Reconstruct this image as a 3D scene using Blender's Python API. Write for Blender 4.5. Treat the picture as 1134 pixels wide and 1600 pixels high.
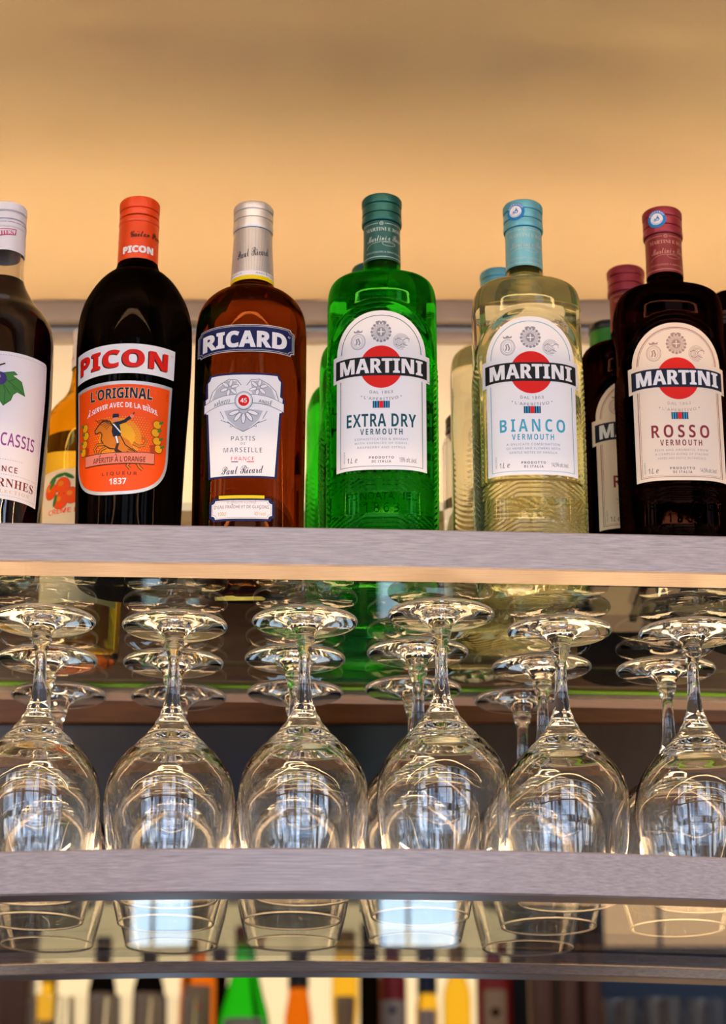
import bpy, bmesh, math, os, random
from mathutils import Vector, Matrix
from mathutils.geometry import tessellate_polygon

random.seed(7)
for o in list(bpy.data.objects):
    bpy.data.objects.remove(o)
S = bpy.context.scene
PI = math.pi
CZ = 1.35                      # camera height above the floor; heights "h" below are measured from it

# ------------------------------------------------------------------ camera
TH = math.radians(20.5)
FPX = 3600.0
cam = bpy.data.cameras.new('camera')
cam.sensor_fit = 'VERTICAL'
cam.sensor_height = 36.0
cam.lens = FPX / 1600 * 36.0
cam.clip_start = 0.05
cam.dof.use_dof = True
cam.dof.focus_distance = 1.66
cam.dof.aperture_fstop = 7.1
camo = bpy.data.objects.new('camera', cam)
S.collection.objects.link(camo)
camo.location = (0, 0, CZ)
camo.rotation_euler = (PI / 2 + TH, 0, 0)
S.camera = camo

# ------------------------------------------------------------------ world, exposure, light levels
W = bpy.data.worlds.new('world')
S.world = W
W.use_nodes = True
W.node_tree.nodes['Background'].inputs[0].default_value = (0.62, 0.57, 0.55, 1)
W.node_tree.nodes['Background'].inputs[1].default_value = 0.5
S.view_settings.view_transform = 'Standard'
S.view_settings.look = 'None'
S.view_settings.exposure = 0.0
S.view_settings.gamma = 1.0
S.view_settings.use_curve_mapping = False
cy = S.cycles
cy.max_bounces = 28
cy.transmission_bounces = 28
cy.glossy_bounces = 10
cy.diffuse_bounces = 4
cy.transparent_max_bounces = 16
cy.sample_clamp_indirect = 6.0
cy.use_denoising = True
try:
    cy.denoiser = 'OPENIMAGEDENOISE'
    cy.denoising_prefilter = 'ACCURATE'
except Exception:
    pass
L_WINDOW = 7.3      # daylight through the room's windows behind the photographer
L_COVE = 37.0       # warm strip on the ledge behind the bottles
L_SHELF = 125.0      # warm strip on the lower shelf behind the glasses
L_REAR = 16.0       # warm strip on the wall behind the glasses
L_ROOM = 34.0       # linear ceiling lamps of the room
L_PANEL = 1.12       # lit back panel of the back bar
L_FRONT = 250.0       # added warm strip out of view, for the near ceiling

# ------------------------------------------------------------------ helpers
def lin(c):
    return c / 12.92 if c <= 0.04045 else ((c + 0.055) / 1.055) ** 2.4
def hexc(s):
    return tuple(lin(int(s[i:i + 2], 16) / 255) for i in (0, 2, 4)) + (1,)
MATS = {}
def newmat(name):
    m = bpy.data.materials.new(name)
    m.use_nodes = True
    MATS[name] = m
    return m, m.node_tree.nodes, m.node_tree.links
def pmat(name, col, rough=0.5, metal=0.0, coat=0.0, spec=0.5):
    if name in MATS:
        return MATS[name]
    m, n, l = newmat(name)
    b = n['Principled BSDF']
    c = hexc(col) if isinstance(col, str) else tuple(col) + (1,)
    b.inputs['Base Color'].default_value = c
    b.inputs['Roughness'].default_value = rough
    b.inputs['Metallic'].default_value = metal
    b.inputs['Coat Weight'].default_value = coat
    b.inputs['Specular IOR Level'].default_value = spec
    return m
def glass(name, col, ior=1.5, rough=0.0, clear=0.0):
    """refracting glass; "clear" is the share of light that passes straight through"""
    m, n, l = newmat(name)
    n.remove(n['Principled BSDF'])
    g = n.new('ShaderNodeBsdfGlass')
    g.inputs['Color'].default_value = tuple(col) + (1,)
    g.inputs['IOR'].default_value = ior
    g.inputs['Roughness'].default_value = rough
    out = g.outputs[0]
    if clear:
        t = n.new('ShaderNodeBsdfTransparent')
        t.inputs['Color'].default_value = tuple(col) + (1,)
        mx = n.new('ShaderNodeMixShader')
        mx.inputs[0].default_value = clear
        l.new(out, mx.inputs[1])
        l.new(t.outputs[0], mx.inputs[2])
        out = mx.outputs[0]
    l.new(out, n['Material Output'].inputs['Surface'])
    return m
def sheet_glass(name, col):
    """flat panes: light goes straight through, mirrored more the flatter it strikes"""
    m, n, l = newmat(name)
    n.remove(n['Principled BSDF'])
    t = n.new('ShaderNodeBsdfTransparent'); t.inputs['Color'].default_value = tuple(col) + (1,)
    g = n.new('ShaderNodeBsdfGlossy'); g.inputs['Roughness'].default_value = 0.0
    w = n.new('ShaderNodeLayerWeight'); w.inputs['Blend'].default_value = 0.5
    p = n.new('ShaderNodeMath'); p.operation = 'POWER'; p.inputs[1].default_value = 5.0
    q = n.new('ShaderNodeMath'); q.operation = 'MULTIPLY_ADD'; q.inputs[1].default_value = 0.96; q.inputs[2].default_value = 0.04
    l.new(w.outputs['Facing'], p.inputs[0]); l.new(p.outputs[0], q.inputs[0])
    mx = n.new('ShaderNodeMixShader')
    l.new(q.outputs[0], mx.inputs[0]); l.new(t.outputs[0], mx.inputs[1]); l.new(g.outputs[0], mx.inputs[2])
    l.new(mx.outputs[0], n['Material Output'].inputs['Surface'])
    return m
def emit(name, col, s):
    m, n, l = newmat(name)
    n.remove(n['Principled BSDF'])
    g = n.new('ShaderNodeEmission')
    g.inputs['Color'].default_value = tuple(col) + (1,)
    g.inputs['Strength'].default_value = s
    l.new(g.outputs[0], n['Material Output'].inputs['Surface'])
    return m
def woodmat(name, c1, c2, scale=(3, 60, 60), rough=0.5, bump=0.15, mid=0.5):
    m, n, l = newmat(name)
    b = n['Principled BSDF']
    tc = n.new('ShaderNodeTexCoord')
    mp = n.new('ShaderNodeMapping')
    mp.inputs['Scale'].default_value = scale
    l.new(tc.outputs['Object'], mp.inputs[0])
    nz = n.new('ShaderNodeTexNoise')
    nz.inputs['Scale'].default_value = 6.0
    nz.inputs['Detail'].default_value = 8.0
    nz.inputs['Roughness'].default_value = 0.65
    l.new(mp.outputs[0], nz.inputs['Vector'])
    r = n.new('ShaderNodeValToRGB')
    r.color_ramp.elements[0].position = mid - 0.2
    r.color_ramp.elements[0].color = hexc(c1)
    r.color_ramp.elements[1].position = mid + 0.2
    r.color_ramp.elements[1].color = hexc(c2)
    l.new(nz.outputs['Fac'], r.inputs[0])
    l.new(r.outputs[0], b.inputs['Base Color'])
    b.inputs['Roughness'].default_value = rough
    bp = n.new('ShaderNodeBump')
    bp.inputs['Strength'].default_value = bump
    bp.inputs['Distance'].default_value = 0.0006
    l.new(nz.outputs['Fac'], bp.inputs['Height'])
    l.new(bp.outputs[0], b.inputs['Normal'])
    return m

def link(name, bm, mats, parent=None, smooth=True, angle=40):
    me = bpy.data.meshes.new(name)
    bmesh.ops.remove_doubles(bm, verts=bm.verts, dist=1e-7)
    bm.to_mesh(me)
    bm.free()
    for m in (mats if isinstance(mats, (list, tuple)) else [mats]):
        me.materials.append(m)
    if smooth:
        me.polygons.foreach_set('use_smooth', [True] * len(me.polygons))
        me.set_sharp_from_angle(angle=math.radians(angle))
    o = bpy.data.objects.new(name, me)
    S.collection.objects.link(o)
    if parent is not None:
        o.parent = parent
    return o
def thing(name, label, cat, loc=(0, 0, 0), group=None, rz=0.0):
    o = bpy.data.objects.new(name, None)
    o.empty_display_size = 0.02
    S.collection.objects.link(o)
    o.location = loc
    o.rotation_euler = (0, 0, rz)
    o['label'] = label
    o['category'] = cat
    if group:
        o['group'] = group
    return o
def tag(o, label, cat, group=None):
    o['label'] = label
    o['category'] = cat
    if group:
        o['group'] = group
    return o
def struct(name, bm, m, parent=None, **k):
    o = link(name, bm, m, parent, **k)
    if parent is None:
        o['kind'] = 'structure'
    return o
def dup(root, loc, label, group=None, rz=0.0, skip=None):
    r = root.copy()
    S.collection.objects.link(r)
    r.location = loc
    r.rotation_euler = (0, 0, rz)
    r['label'] = label
    if group:
        r['group'] = group
    for ch in list(root.children):
        c = ch.copy()
        S.collection.objects.link(c)
        c.parent = r
        for g in list(ch.children):
            if skip and g.name.startswith(skip):
                continue
            d = g.copy()
            S.collection.objects.link(d)
            d.parent = c
    return r
def box(bm, x0, x1, y0, y1, z0, z1, mi=0, bevel=0.0):
    vs = [bm.verts.new(p) for p in ((x0, y0, z0), (x1, y0, z0), (x1, y1, z0), (x0, y1, z0), (x0, y0, z1), (x1, y0, z1), (x1, y1, z1), (x0, y1, z1))]
    fs = [bm.faces.new([vs[i] for i in f]) for f in ((3, 2, 1, 0), (4, 5, 6, 7), (0, 1, 5, 4), (1, 2, 6, 5), (2, 3, 7, 6), (3, 0, 4, 7))]
    for f in fs:
        f.material_index = mi
    if bevel:
        es = list({e for f in fs for e in f.edges})
        bmesh.ops.bevel(bm, geom=es, offset=bevel, segments=2, affect='EDGES', profile=0.5)
    return bm
def BM():
    return bmesh.new()

def ring_pts(a, b, n, seg, z, fn=None, rf=None):
    out = []
    for k in range(seg):
        t = 2 * PI * k / seg
        c, s = math.cos(t), math.sin(t)
        r = (abs(c / a) ** n + abs(s / b) ** n) ** (-1.0 / n)
        if rf:
            r += rf(t, z)
        x, y = r * c, r * s
        if fn:
            x, y = fn(x, y, z)
        out.append((x, y, z))
    return out
def loft(bm, prof, seg=96, cap0=True, cap1=True, fn=None, rf=None, flip=False, mi=0, closed=False):
    """prof: rows (z, a, b, n). Rows stacked into one closed skin."""
    rows = []
    for (z, a, b, n) in prof:
        rows.append([bm.verts.new(p) for p in ring_pts(a, b, n, seg, z, fn, rf)])
    faces = []
    N = len(rows)
    for i in range(N if closed else N - 1):
        r0, r1 = rows[i], rows[(i + 1) % N]
        for k in range(seg):
            j = (k + 1) % seg
            f = (r0[k], r0[j], r1[j], r1[k])
            faces.append(bm.faces.new(f if not flip else f[::-1]))
    if not closed:
        if cap0:
            f = rows[0][::-1]
            faces.append(bm.faces.new(f if not flip else f[::-1]))
        if cap1:
            f = rows[-1]
            faces.append(bm.faces.new(f if not flip else f[::-1]))
    for f in faces:
        f.material_index = mi
    return rows
def rp(pts):
    return [(z, r, r, 2.0) for (r, z) in pts]
def catmull(pts, sub=6):
    """smooth interpolation through a list of tuples"""
    out = []
    n = len(pts)
    for i in range(n - 1):
        p0, p1, p2, p3 = pts[max(i - 1, 0)], pts[i], pts[i + 1], pts[min(i + 2, n - 1)]
        for k in range(sub):
            t = k / sub
            out.append(tuple(0.5 * ((2 * b) + (-a + c) * t + (2 * a - 5 * b + 4 * c - d) * t * t + (-a + 3 * b - 3 * c + d) * t ** 3) for a, b, c, d in zip(p0, p1, p2, p3)))
    out.append(pts[-1])
    return out
def pchip(xs, ys):
    """monotone cubic, so a profile never overshoots"""
    n = len(xs)
    h = [xs[i + 1] - xs[i] for i in range(n - 1)]
    d = [(ys[i + 1] - ys[i]) / h[i] for i in range(n - 1)]
    m = [d[0]] + [0 if d[i - 1] * d[i] <= 0 else 2 * d[i - 1] * d[i] / (d[i - 1] + d[i]) for i in range(1, n - 1)] + [d[-1]]
    def f(x):
        if x <= xs[0]:
            return ys[0]
        if x >= xs[-1]:
            return ys[-1]
        i = max(j for j in range(n - 1) if xs[j] <= x)
        t = (x - xs[i]) / h[i]
        return (2 * t ** 3 - 3 * t ** 2 + 1) * ys[i] + (t ** 3 - 2 * t ** 2 + t) * h[i] * m[i] + (-2 * t ** 3 + 3 * t ** 2) * ys[i + 1] + (t ** 3 - t ** 2) * h[i] * m[i + 1]
    return f

# a line of sight through the photograph, used to measure where a thing stands
def at(px, py, D):
    x = (px - 567) / FPX
    v = (800 - py) / FPX
    dy = math.cos(TH) - v * math.sin(TH)
    dz = math.sin(TH) + v * math.cos(TH)
    return Vector((x * D / dy, D, CZ + dz * D / dy))

# ------------------------------------------------------------------ lettering and printed art
FONTS = {}
def font(fn):
    if fn not in FONTS:
        FONTS[fn] = None
        try:
            p = os.path.join(bpy.utils.system_resource('DATAFILES', path='fonts'), fn)
            if os.path.exists(p):
                FONTS[fn] = bpy.data.fonts.load(p)
        except Exception:
            FONTS[fn] = None
    return FONTS[fn]
MATHF = 'NotoSansMath-Regular.woff2'
STY = {'sans': None, 'bold': (0x1D5D4, 0x1D5EE, 0x1D7EC), 'serif': (0x1D400, 0x1D41A, 0x1D7CE), 'script': (0x1D4D0, 0x1D4EA, None),
       'italic': (0x1D608, 0x1D622, None), 'serifit': (0x1D468, 0x1D482, 0x1D7CE)}
ACC = {'É': ('E', 'a'), 'È': ('E', 'g'), 'À': ('A', 'g'), 'Ê': ('E', 'c'), 'Î': ('I', 'c'), 'Ç': ('C', 'd'), 'ë': ('e', 'u'), 'é': ('e', 'a')}
def restyle(s, sty):
    if font(MATHF) is None or STY[sty] is None:
        return s
    A, a, d = STY[sty]
    o = ''
    for c in s:
        if 'A' <= c <= 'Z':
            o += chr(A + ord(c) - 65)
        elif 'a' <= c <= 'z':
            o += chr(a + ord(c) - 97)
        elif '0' <= c <= '9' and d:
            o += chr(d + ord(c) - 48)
        else:
            o += c
    return o
TC = {}
def text_mesh(s, sty, off=0.0, track=1.0):
    key = (s, sty, off, track)
    if key in TC:
        return TC[key]
    c = bpy.data.curves.new('lettering', 'FONT')
    c.body = restyle(s, sty)
    f = font(MATHF)
    if f:
        c.font = f
    c.size = 1.0
    c.offset = off
    c.space_character = track
    c.resolution_u = 3
    o = bpy.data.objects.new('lettering', c)
    S.collection.objects.link(o)
    bpy.context.view_layer.update()
    dg = bpy.context.evaluated_depsgraph_get()
    me = o.evaluated_get(dg).to_mesh()
    v = [(p.co.x, p.co.y) for p in me.vertices]
    t = [tuple(p.vertices) for p in me.polygons]
    o.evaluated_get(dg).to_mesh_clear()
    bpy.data.objects.remove(o)
    bpy.data.curves.remove(c)
    TC[key] = (v, t)
    return v, t

class Art:
    """flat printed pieces in millimetres: u to the right, v up; each has an ink and a layer"""
    def __init__(s):
        s.pieces = []
        s.inks = []
    def ink(s, m):
        if m not in s.inks:
            s.inks.append(m)
        return s.inks.index(m)
    def raw(s, v, t, m, layer):
        s.pieces.append((v, t, s.ink(m), layer))
    def poly(s, pts, m, layer):
        t = tessellate_polygon([[Vector((p[0], p[1], 0)) for p in pts]])
        s.raw(list(pts), [tuple(x) for x in t], m, layer)
    def holed(s, outer, inner, m, layer):
        t = tessellate_polygon([[Vector((p[0], p[1], 0)) for p in outer], [Vector((p[0], p[1], 0)) for p in inner]])
        s.raw(list(outer) + list(inner), [tuple(x) for x in t], m, layer)
    def rect(s, u0, u1, v0, v1, m, layer):
        s.poly([(u0, v0), (u1, v0), (u1, v1), (u0, v1)], m, layer)
    def ell(s, u, v, a, b, m, layer, n=40, rot=0):
        c, q = math.cos(rot), math.sin(rot)
        P = [(a * math.cos(2 * PI * k / n), b * math.sin(2 * PI * k / n)) for k in range(n)]
        s.raw([(u + x * c - y * q, v + x * q + y * c) for x, y in P] , [tuple(range(n))], m, layer)
    def ring(s, u, v, a, b, w, m, layer, n=40, t0=0, t1=2 * PI):
        P = []
        T = []
        for k in range(n + 1):
            t = t0 + (t1 - t0) * k / n
            P += [(u + a * math.cos(t), v + b * math.sin(t)), (u + (a - w) * math.cos(t), v + (b - w) * math.sin(t))]
        for k in range(n):
            T.append((2 * k, 2 * k + 2, 2 * k + 3, 2 * k + 1))
        s.raw(P, T, m, layer)
    def line(s, pts, w, m, layer, closed=False, taper=None):
        n = len(pts)
        idx = range(n)
        P, T = [], []
        for i in idx:
            a = pts[(i - 1) % n] if (closed or i > 0) else pts[i]
            b = pts[(i + 1) % n] if (closed or i < n - 1) else pts[i]
            dx, dy = b[0] - a[0], b[1] - a[1]
            q = math.hypot(dx, dy) or 1
            ww = w / 2 * (taper(i / (n - 1)) if taper else 1)
            P += [(pts[i][0] - dy / q * ww, pts[i][1] + dx / q * ww), (pts[i][0] + dy / q * ww, pts[i][1] - dx / q * ww)]
        for i in range(n if closed else n - 1):
            j = (i + 1) % n
            T.append((2 * i + 1, 2 * j + 1, 2 * j, 2 * i))
        s.raw(P, T, m, layer)
    def text(s, st, u, v, w, h, m, layer, sty='bold', bend=0.0, rot=0.0, off=0.0, track=1.0, fan=0.0, shear=0.0):
        """centred on (u, v), stretched to w by h; bend lifts the middle, fan turns letters along the arc"""
        base = ''.join(ACC[c][0] if c in ACC else c for c in st)
        V, T = text_mesh(base, sty, off, track)
        if not V:
            return
        x0, x1 = min(p[0] for p in V), max(p[0] for p in V)
        y0, y1 = min(p[1] for p in V), max(p[1] for p in V)
        V = list(V)
        T = list(T)
        for i, c in enumerate(st):
            if c in ACC:
                pv, _ = text_mesh(base[:i] or '.', sty, off, track)
                cv, _ = text_mesh(base[:i + 1], sty, off, track)
                xa = max(p[0] for p in pv) if i and base[i - 1] != ' ' else (max(p[0] for p in cv) - 0.55)
                xm = (max(xa, max(p[0] for p in cv) - 0.7) + max(p[0] for p in cv)) / 2
                k = ACC[c][1]
                yt = y1 + 0.04
                if k in 'ag':
                    d = 0.11 if k == 'a' else -0.11
                    q = [(xm - d - 0.05, yt), (xm - d + 0.05, yt), (xm + d + 0.09, yt + 0.2), (xm + d - 0.09, yt + 0.2)]
                    if k == 'g':
                        q = [(xm + 0.06, yt), (xm + 0.16, yt), (xm - 0.04, yt + 0.2), (xm - 0.2, yt + 0.2)]
                elif k == 'c':
                    q = [(xm - 0.2, yt), (xm - 0.09, yt), (xm, yt + 0.1), (xm + 0.09, yt), (xm + 0.2, yt), (xm, yt + 0.2)]
                elif k == 'u':
                    q = [(xm - 0.16, y1 * 0.78), (xm + 0.12, y1 * 0.78), (xm + 0.12, y1 * 0.84), (xm - 0.16, y1 * 0.84)]
                else:
                    q = [(xm - 0.05, -0.02), (xm + 0.06, -0.02), (xm - 0.02, -0.2), (xm - 0.13, -0.2)]
                nb = len(V)
                V += q
                T += [tuple(nb + z for z in tri) for tri in tessellate_polygon([[Vector((p[0], p[1], 0)) for p in q]])]
        sx, sy = w / (x1 - x0), h / (y1 - y0)
        cr, sr = math.cos(rot), math.sin(rot)
        out = []
        for (x, y) in V:
            X = (x - (x0 + x1) / 2) * sx
            Y = (y - (y0 + y1) / 2) * sy
            X += Y * shear
            q = X / (w / 2)
            if fan:
                X += -Y * fan * q
            Y += bend * (1 - q * q)
            out.append((u + X * cr - Y * sr, v + X * sr + Y * cr))
        s.raw(out, T, m, layer)
    def bm(s, wrap, du=3.0, dv=None, base=0.00015, step=0.00007):
        bm = BM()
        for (V, T, mi, layer) in s.pieces:
            vs = [bm.verts.new((p[0], p[1], layer)) for p in V]
            for t in T:
                if len(set(t)) < 3:
                    continue
                try:
                    f = bm.faces.new([vs[i] for i in t])
                except ValueError:
                    continue
                f.material_index = mi
                if f.calc_area() > 1e-12:
                    f.normal_update()
                    if f.normal.z < 0:
                        f.normal_flip()
        us = [v.co.x for v in bm.verts]
        k = math.floor(min(us) / du) + 1
        while k * du < max(us):
            bmesh.ops.bisect_plane(bm, geom=list(bm.verts) + list(bm.edges) + list(bm.faces), plane_co=(k * du, 0, 0), plane_no=(1, 0, 0), dist=1e-4)
            k += 1
        if dv:
            ws = [v.co.y for v in bm.verts]
            k = math.floor(min(ws) / dv) + 1
            while k * dv < max(ws):
                bmesh.ops.bisect_plane(bm, geom=list(bm.verts) + list(bm.edges) + list(bm.faces), plane_co=(0, k * dv, 0), plane_no=(0, 1, 0), dist=1e-4)
                k += 1
        for v in bm.verts:
            v.co = wrap(v.co.x / 1000, v.co.y / 1000, base + step * v.co.z)
        return bm
def arcwrap(rz, R, u0=0.0):
    """print wraps round a turned surface of radius rz(z); u is arc length at radius R"""
    def w(u, v, lift):
        t = (u + u0 / 1000) / R
        r = rz(v) + lift
        return (r * math.sin(t), -r * math.cos(t), v)
    return w
def sewrap(a, b, n, inset=0.0, u0=0.0, az=None):
    """print lies on the front of a rounded-square body"""
    def w(u, v, lift):
        x = u + u0 / 1000
        aa = az(v) if az else a
        bb = b * aa / a
        q = min(abs(x) / aa, 0.995)
        y = bb * (1 - q ** n) ** (1 / n)
        gx = n / aa * q ** (n - 1) * (1 if x > 0 else -1)
        gy = n / bb * (y / bb) ** (n - 1)
        g = math.hypot(gx, gy)
        k = lift - inset
        return (x + gx / g * k, -(y + gy / g * k), v)
    return w

# inks and papers
def inkm(name, col, rough=0.55, metal=0.0):
    return pmat('ink_' + name, col, rough, metal, 0.0, 0.2)
WHITE = inkm('white_paper', 'f5eeee', 0.6)
CREAM = inkm('cream_paper', 'f4dcc6', 0.65)
BLACK = inkm('black', '17171c')
RED = inkm('red', 'e21607', 0.5)
TEAL = inkm('teal', '0d5258')
CYAN = inkm('cyan', '4aa6bf')
WINE = inkm('wine', '8c2f33')
GREY = inkm('grey', '8f8f9b')
GREYL = inkm('light_grey', 'c4c2c8')
DKGREY = inkm('dark_grey', '55555f')
TAUPE = inkm('taupe', 'b08f83')
NAVY = inkm('navy', '101a50')
NAVYD = inkm('dark_navy', '141b33')
ORANGE = inkm('orange', 'fb5002', 0.45)
DORANGE = inkm('dark_orange', 'b33a02', 0.45)
YELLOW = inkm('yellow', 'f6a90c', 0.45)
AMBER = inkm('amber', 'f58608', 0.45)
PINK = inkm('pink', 'e8826a')
BROWN = inkm('brown', '43200f')
SILVER = inkm('silver', 'c9c7c9', 0.4, 0.3)
LEMON = inkm('lemon', 'f0cf10')
BLUE = inkm('blue', '1b7fc4')
FLAGB = inkm('flag_blue', '3b9bc8')
PURPLE = inkm('purple', '8c3f8a')
PLUM = inkm('plum', '3f2f6e')
LEAFG = inkm('leaf_green', '3f7a35')
LEAFD = inkm('leaf_dark', '24521f')
MAGENTA = inkm('magenta', 'c2285a')
MAROON = inkm('maroon', '7a2a10')
GOLD = inkm('pale_gold', 'd8b98f', 0.4, 0.2)
LILAC = inkm('lilac_paper', 'ebe0e6', 0.65)

# ------------------------------------------------------------------ materials
M_RAIL = woodmat('washed_oak', '766a6d', 'a5969a', scale=(5, 150, 150), rough=0.33, bump=0.25)
M_RAIL.node_tree.nodes['Principled BSDF'].inputs['Specular IOR Level'].default_value = 0.9
M_BOARD = woodmat('brown_oak', '40230e', '633816', scale=(3, 40, 40), rough=0.5, bump=0.1)
M_DARKWOOD = woodmat('dark_walnut', '1c110c', '2f1d15', scale=(20, 20, 2), rough=0.5, bump=0.1)
M_PANE = sheet_glass('shelf_glass', (0.90, 0.96, 0.86))
M_CLEAR = glass('clear_glass', (0.992, 0.993, 0.99), 1.5)
M_GREEN = glass('green_bottle_glass', (0.12, 0.74, 0.11), 1.38, 0.0, 0.1)
M_PALE = glass('pale_yellow_wine', (0.998, 0.986, 0.82), 1.36, 0.0, 0.10)
M_ROSSO = glass('dark_red_wine', (0.065, 0.026, 0.02), 1.45)
M_AMBER = glass('amber_spirit', (0.33, 0.125, 0.045), 1.45)
M_DARK = glass('near_black_bottle_glass', (0.05, 0.042, 0.04), 1.5)
M_HONEY = glass('honey_liqueur', (0.95, 0.76, 0.20), 1.42)
M_CASSIS = glass('blackcurrant_liqueur', (0.06, 0.012, 0.02), 0.92)
M_ALU = pmat('brushed_aluminium', '8d8384', 0.5, 0.0)
M_CEIL = pmat('satin_ceiling_paint', 'd3bda4', 0.42, 0.0)
M_WALLC = pmat('cream_wall_paint', 'fbeed8', 0.6)
M_OLIVE = pmat('dark_olive_panel', '2c2c1a', 0.5)
M_SLATE = pmat('slate_blue_panel', '0f1a34', 0.35)

# ------------------------------------------------------------------ the setting
def curve_u(x):      # front edge of the upper shelf
    return 1.5037 + 0.055 * x + 0.03 * x * x
def curve_l(x):      # front edge of the lower shelf, bowed towards the room
    return 1.4945 + 0.34 * (x + 0.055) ** 2
XS = [-0.62 + 1.24 * i / 60 for i in range(61)]
def strip(bm, f0, f1, z0, z1, xs=XS, bev=0.0012):
    """a board bent along the shelf: section f0..f1 deep, z0..z1 high"""
    rows = []
    for x in xs:
        y0, y1 = f0(x), f1(x)
        b = bev
        sec = [(y0 + b, z0), (y1 - b, z0), (y1, z0 + b), (y1, z1 - b), (y1 - b, z1), (y0 + b, z1), (y0, z1 - b), (y0, z0 + b)]
        rows.append([bm.verts.new((x, y, z)) for y, z in sec])
    for i in range(len(rows) - 1):
        for k in range(8):
            j = (k + 1) % 8
            bm.faces.new((rows[i][j], rows[i][k], rows[i + 1][k], rows[i + 1][j]))
    bm.faces.new(rows[0])
    bm.faces.new(rows[-1][::-1])
    bmesh.ops.recalc_face_normals(bm, faces=bm.faces)
    return bm

HB, HT = CZ + 0.5217, CZ + 0.5502          # upper shelf: underside and top of its rails
HG = HB + 0.0085                            # top of its glass
LB, LT = CZ + 0.2938, CZ + 0.3235
LG = CZ + 0.3110                            # top of the lower glass
bm = BM(); box(bm, -6.2, 6.2, -3.6, 4.3, -0.1, 0)
struct('floor', bm, woodmat('floor_boards', '6a5746', '8a7462', scale=(2, 12, 12)))
HC = CZ + 0.981
bm = BM(); box(bm, -1.6, 1.6, 1.30, 2.30, HC, HC + 0.05)
struct('ceiling', bm, M_CEIL)
# recess wall behind the bottles; below the ledge it is brown board, then slate blue panel
bm = BM(); box(bm, -1.6, 1.6, 2.05, 2.08, CZ + 0.40, HC)
struct('wall_back', bm, M_WALLC, smooth=False)
bm = BM(); box(bm, -1.6, 1.6, 2.035, 2.0495, CZ + 0.556, CZ + 0.69, bevel=0.002)
struct('trim_1', bm, M_BOARD)
bm = BM(); box(bm, -1.6, 0.075, 2.041, 2.0495, CZ + 0.40, CZ + 0.5555)
struct('trim_2', bm, M_SLATE)
bm = BM(); box(bm, 0.0755, 1.6, 2.038, 2.0495, CZ + 0.40, CZ + 0.5555)
struct('trim_3', bm, M_DARKWOOD)
for k, (z0, z1, d) in enumerate(((0.9590, 0.9805, 0.018), (0.9400, 0.9490, 0.014))):
    bm = BM(); box(bm, -1.6, 1.6, 2.0495 - d, 2.0495, CZ + z0, CZ + z1, bevel=0.002)
    struct('trim_%d' % (4 + k), bm, M_ALU)
# ledge that hides the warm strip
bm = BM(); box(bm, -1.6, 1.6, 1.90, 2.0495, CZ + 0.700, CZ + 0.712, bevel=0.001)
struct('trim_6', bm, pmat('ledge_board', 'c9b396', 0.5))

# windows of the room, well behind the photographer
M_SKYW = emit('daylight_outside', (0.72, 0.85, 1.0), L_WINDOW)
_n, _l = M_SKYW.node_tree.nodes, M_SKYW.node_tree.links
_tc = _n.new('ShaderNodeTexCoord'); _mp = _n.new('ShaderNodeMapping'); _mp.inputs['Scale'].default_value = (0.9, 0.9, 0.7)
_l.new(_tc.outputs['Object'], _mp.inputs[0])
_vo = _n.new('ShaderNodeTexVoronoi'); _vo.distance = 'CHEBYCHEV'; _vo.inputs['Scale'].default_value = 1.5
_l.new(_mp.outputs[0], _vo.inputs['Vector'])
_sx = _n.new('ShaderNodeSeparateColor'); _l.new(_vo.outputs['Color'], _sx.inputs[0])
_rp = _n.new('ShaderNodeValToRGB'); _rp.color_ramp.interpolation = 'CONSTANT'
_rp.color_ramp.elements[0].color = (0.05, 0.07, 0.10, 1); _rp.color_ramp.elements[1].position = 0.78; _rp.color_ramp.elements[1].color = (0.86, 0.92, 1.0, 1)
for _p, _c in ((0.25, (0.17, 0.25, 0.40, 1)), (0.5, (0.46, 0.60, 0.85, 1))):
    _e = _rp.color_ramp.elements.new(_p); _e.color = _c
_l.new(_sx.outputs[0], _rp.inputs[0])
_l.new(_rp.outputs[0], _n['Emission'].inputs['Color'])
M_FRAME = pmat('window_frame', '22242a', 0.5)
for k, (x0, x1) in enumerate(((-5.2, -2.7), (-2.4, -1.3), (-1.0, 1.3), (1.6, 2.4), (2.7, 5.2))):
    bm = BM()
    z0, z1 = 1.15, 5.0
    mx = x0 + (x1 - x0) * (0.36, 0.5, 0.62, 0.5, 0.4)[k]
    for (a, b, c, d) in ((x0, x0 + .06, z0, z1), (x1 - .06, x1, z0, z1), (x0, x1, z0, z0 + .06), (x0, x1, z1 - .06, z1), (mx - .04, mx + .04, z0, z1), (x0, x1, 1.72, 1.9), (x0, x1, 2.6, 2.75), (x0, x1, 3.8, 3.86)):
        box(bm, a, b, -3.5, -3.44, c, d)
    w = struct('window_%d' % (k + 1), bm, M_FRAME, smooth=False)
    bm = BM()
    v = [bm.verts.new(p) for p in ((x0, -3.49, z0), (x0, -3.49, z1), (x1, -3.49, z1), (x1, -3.49, z0))]
    bm.faces.new(v)
    link('pane', bm, M_SKYW, w, smooth=False)
bm = BM()
for (a, b, c, d) in ((-6.2, 6.2, 0, 1.14), (-6.2, 6.2, 5.01, 5.6)) + tuple((p, q, 1.14, 5.01) for p, q in ((-6.2, -5.21), (-2.69, -2.41), (-1.29, -1.01), (1.31, 1.59), (2.41, 2.69), (5.21, 6.2))):
    box(bm, a, b, -3.6, -3.5, c, d)
struct('wall_front', bm, pmat('plaster', '8a7a6a', 0.8), smooth=False)

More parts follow.
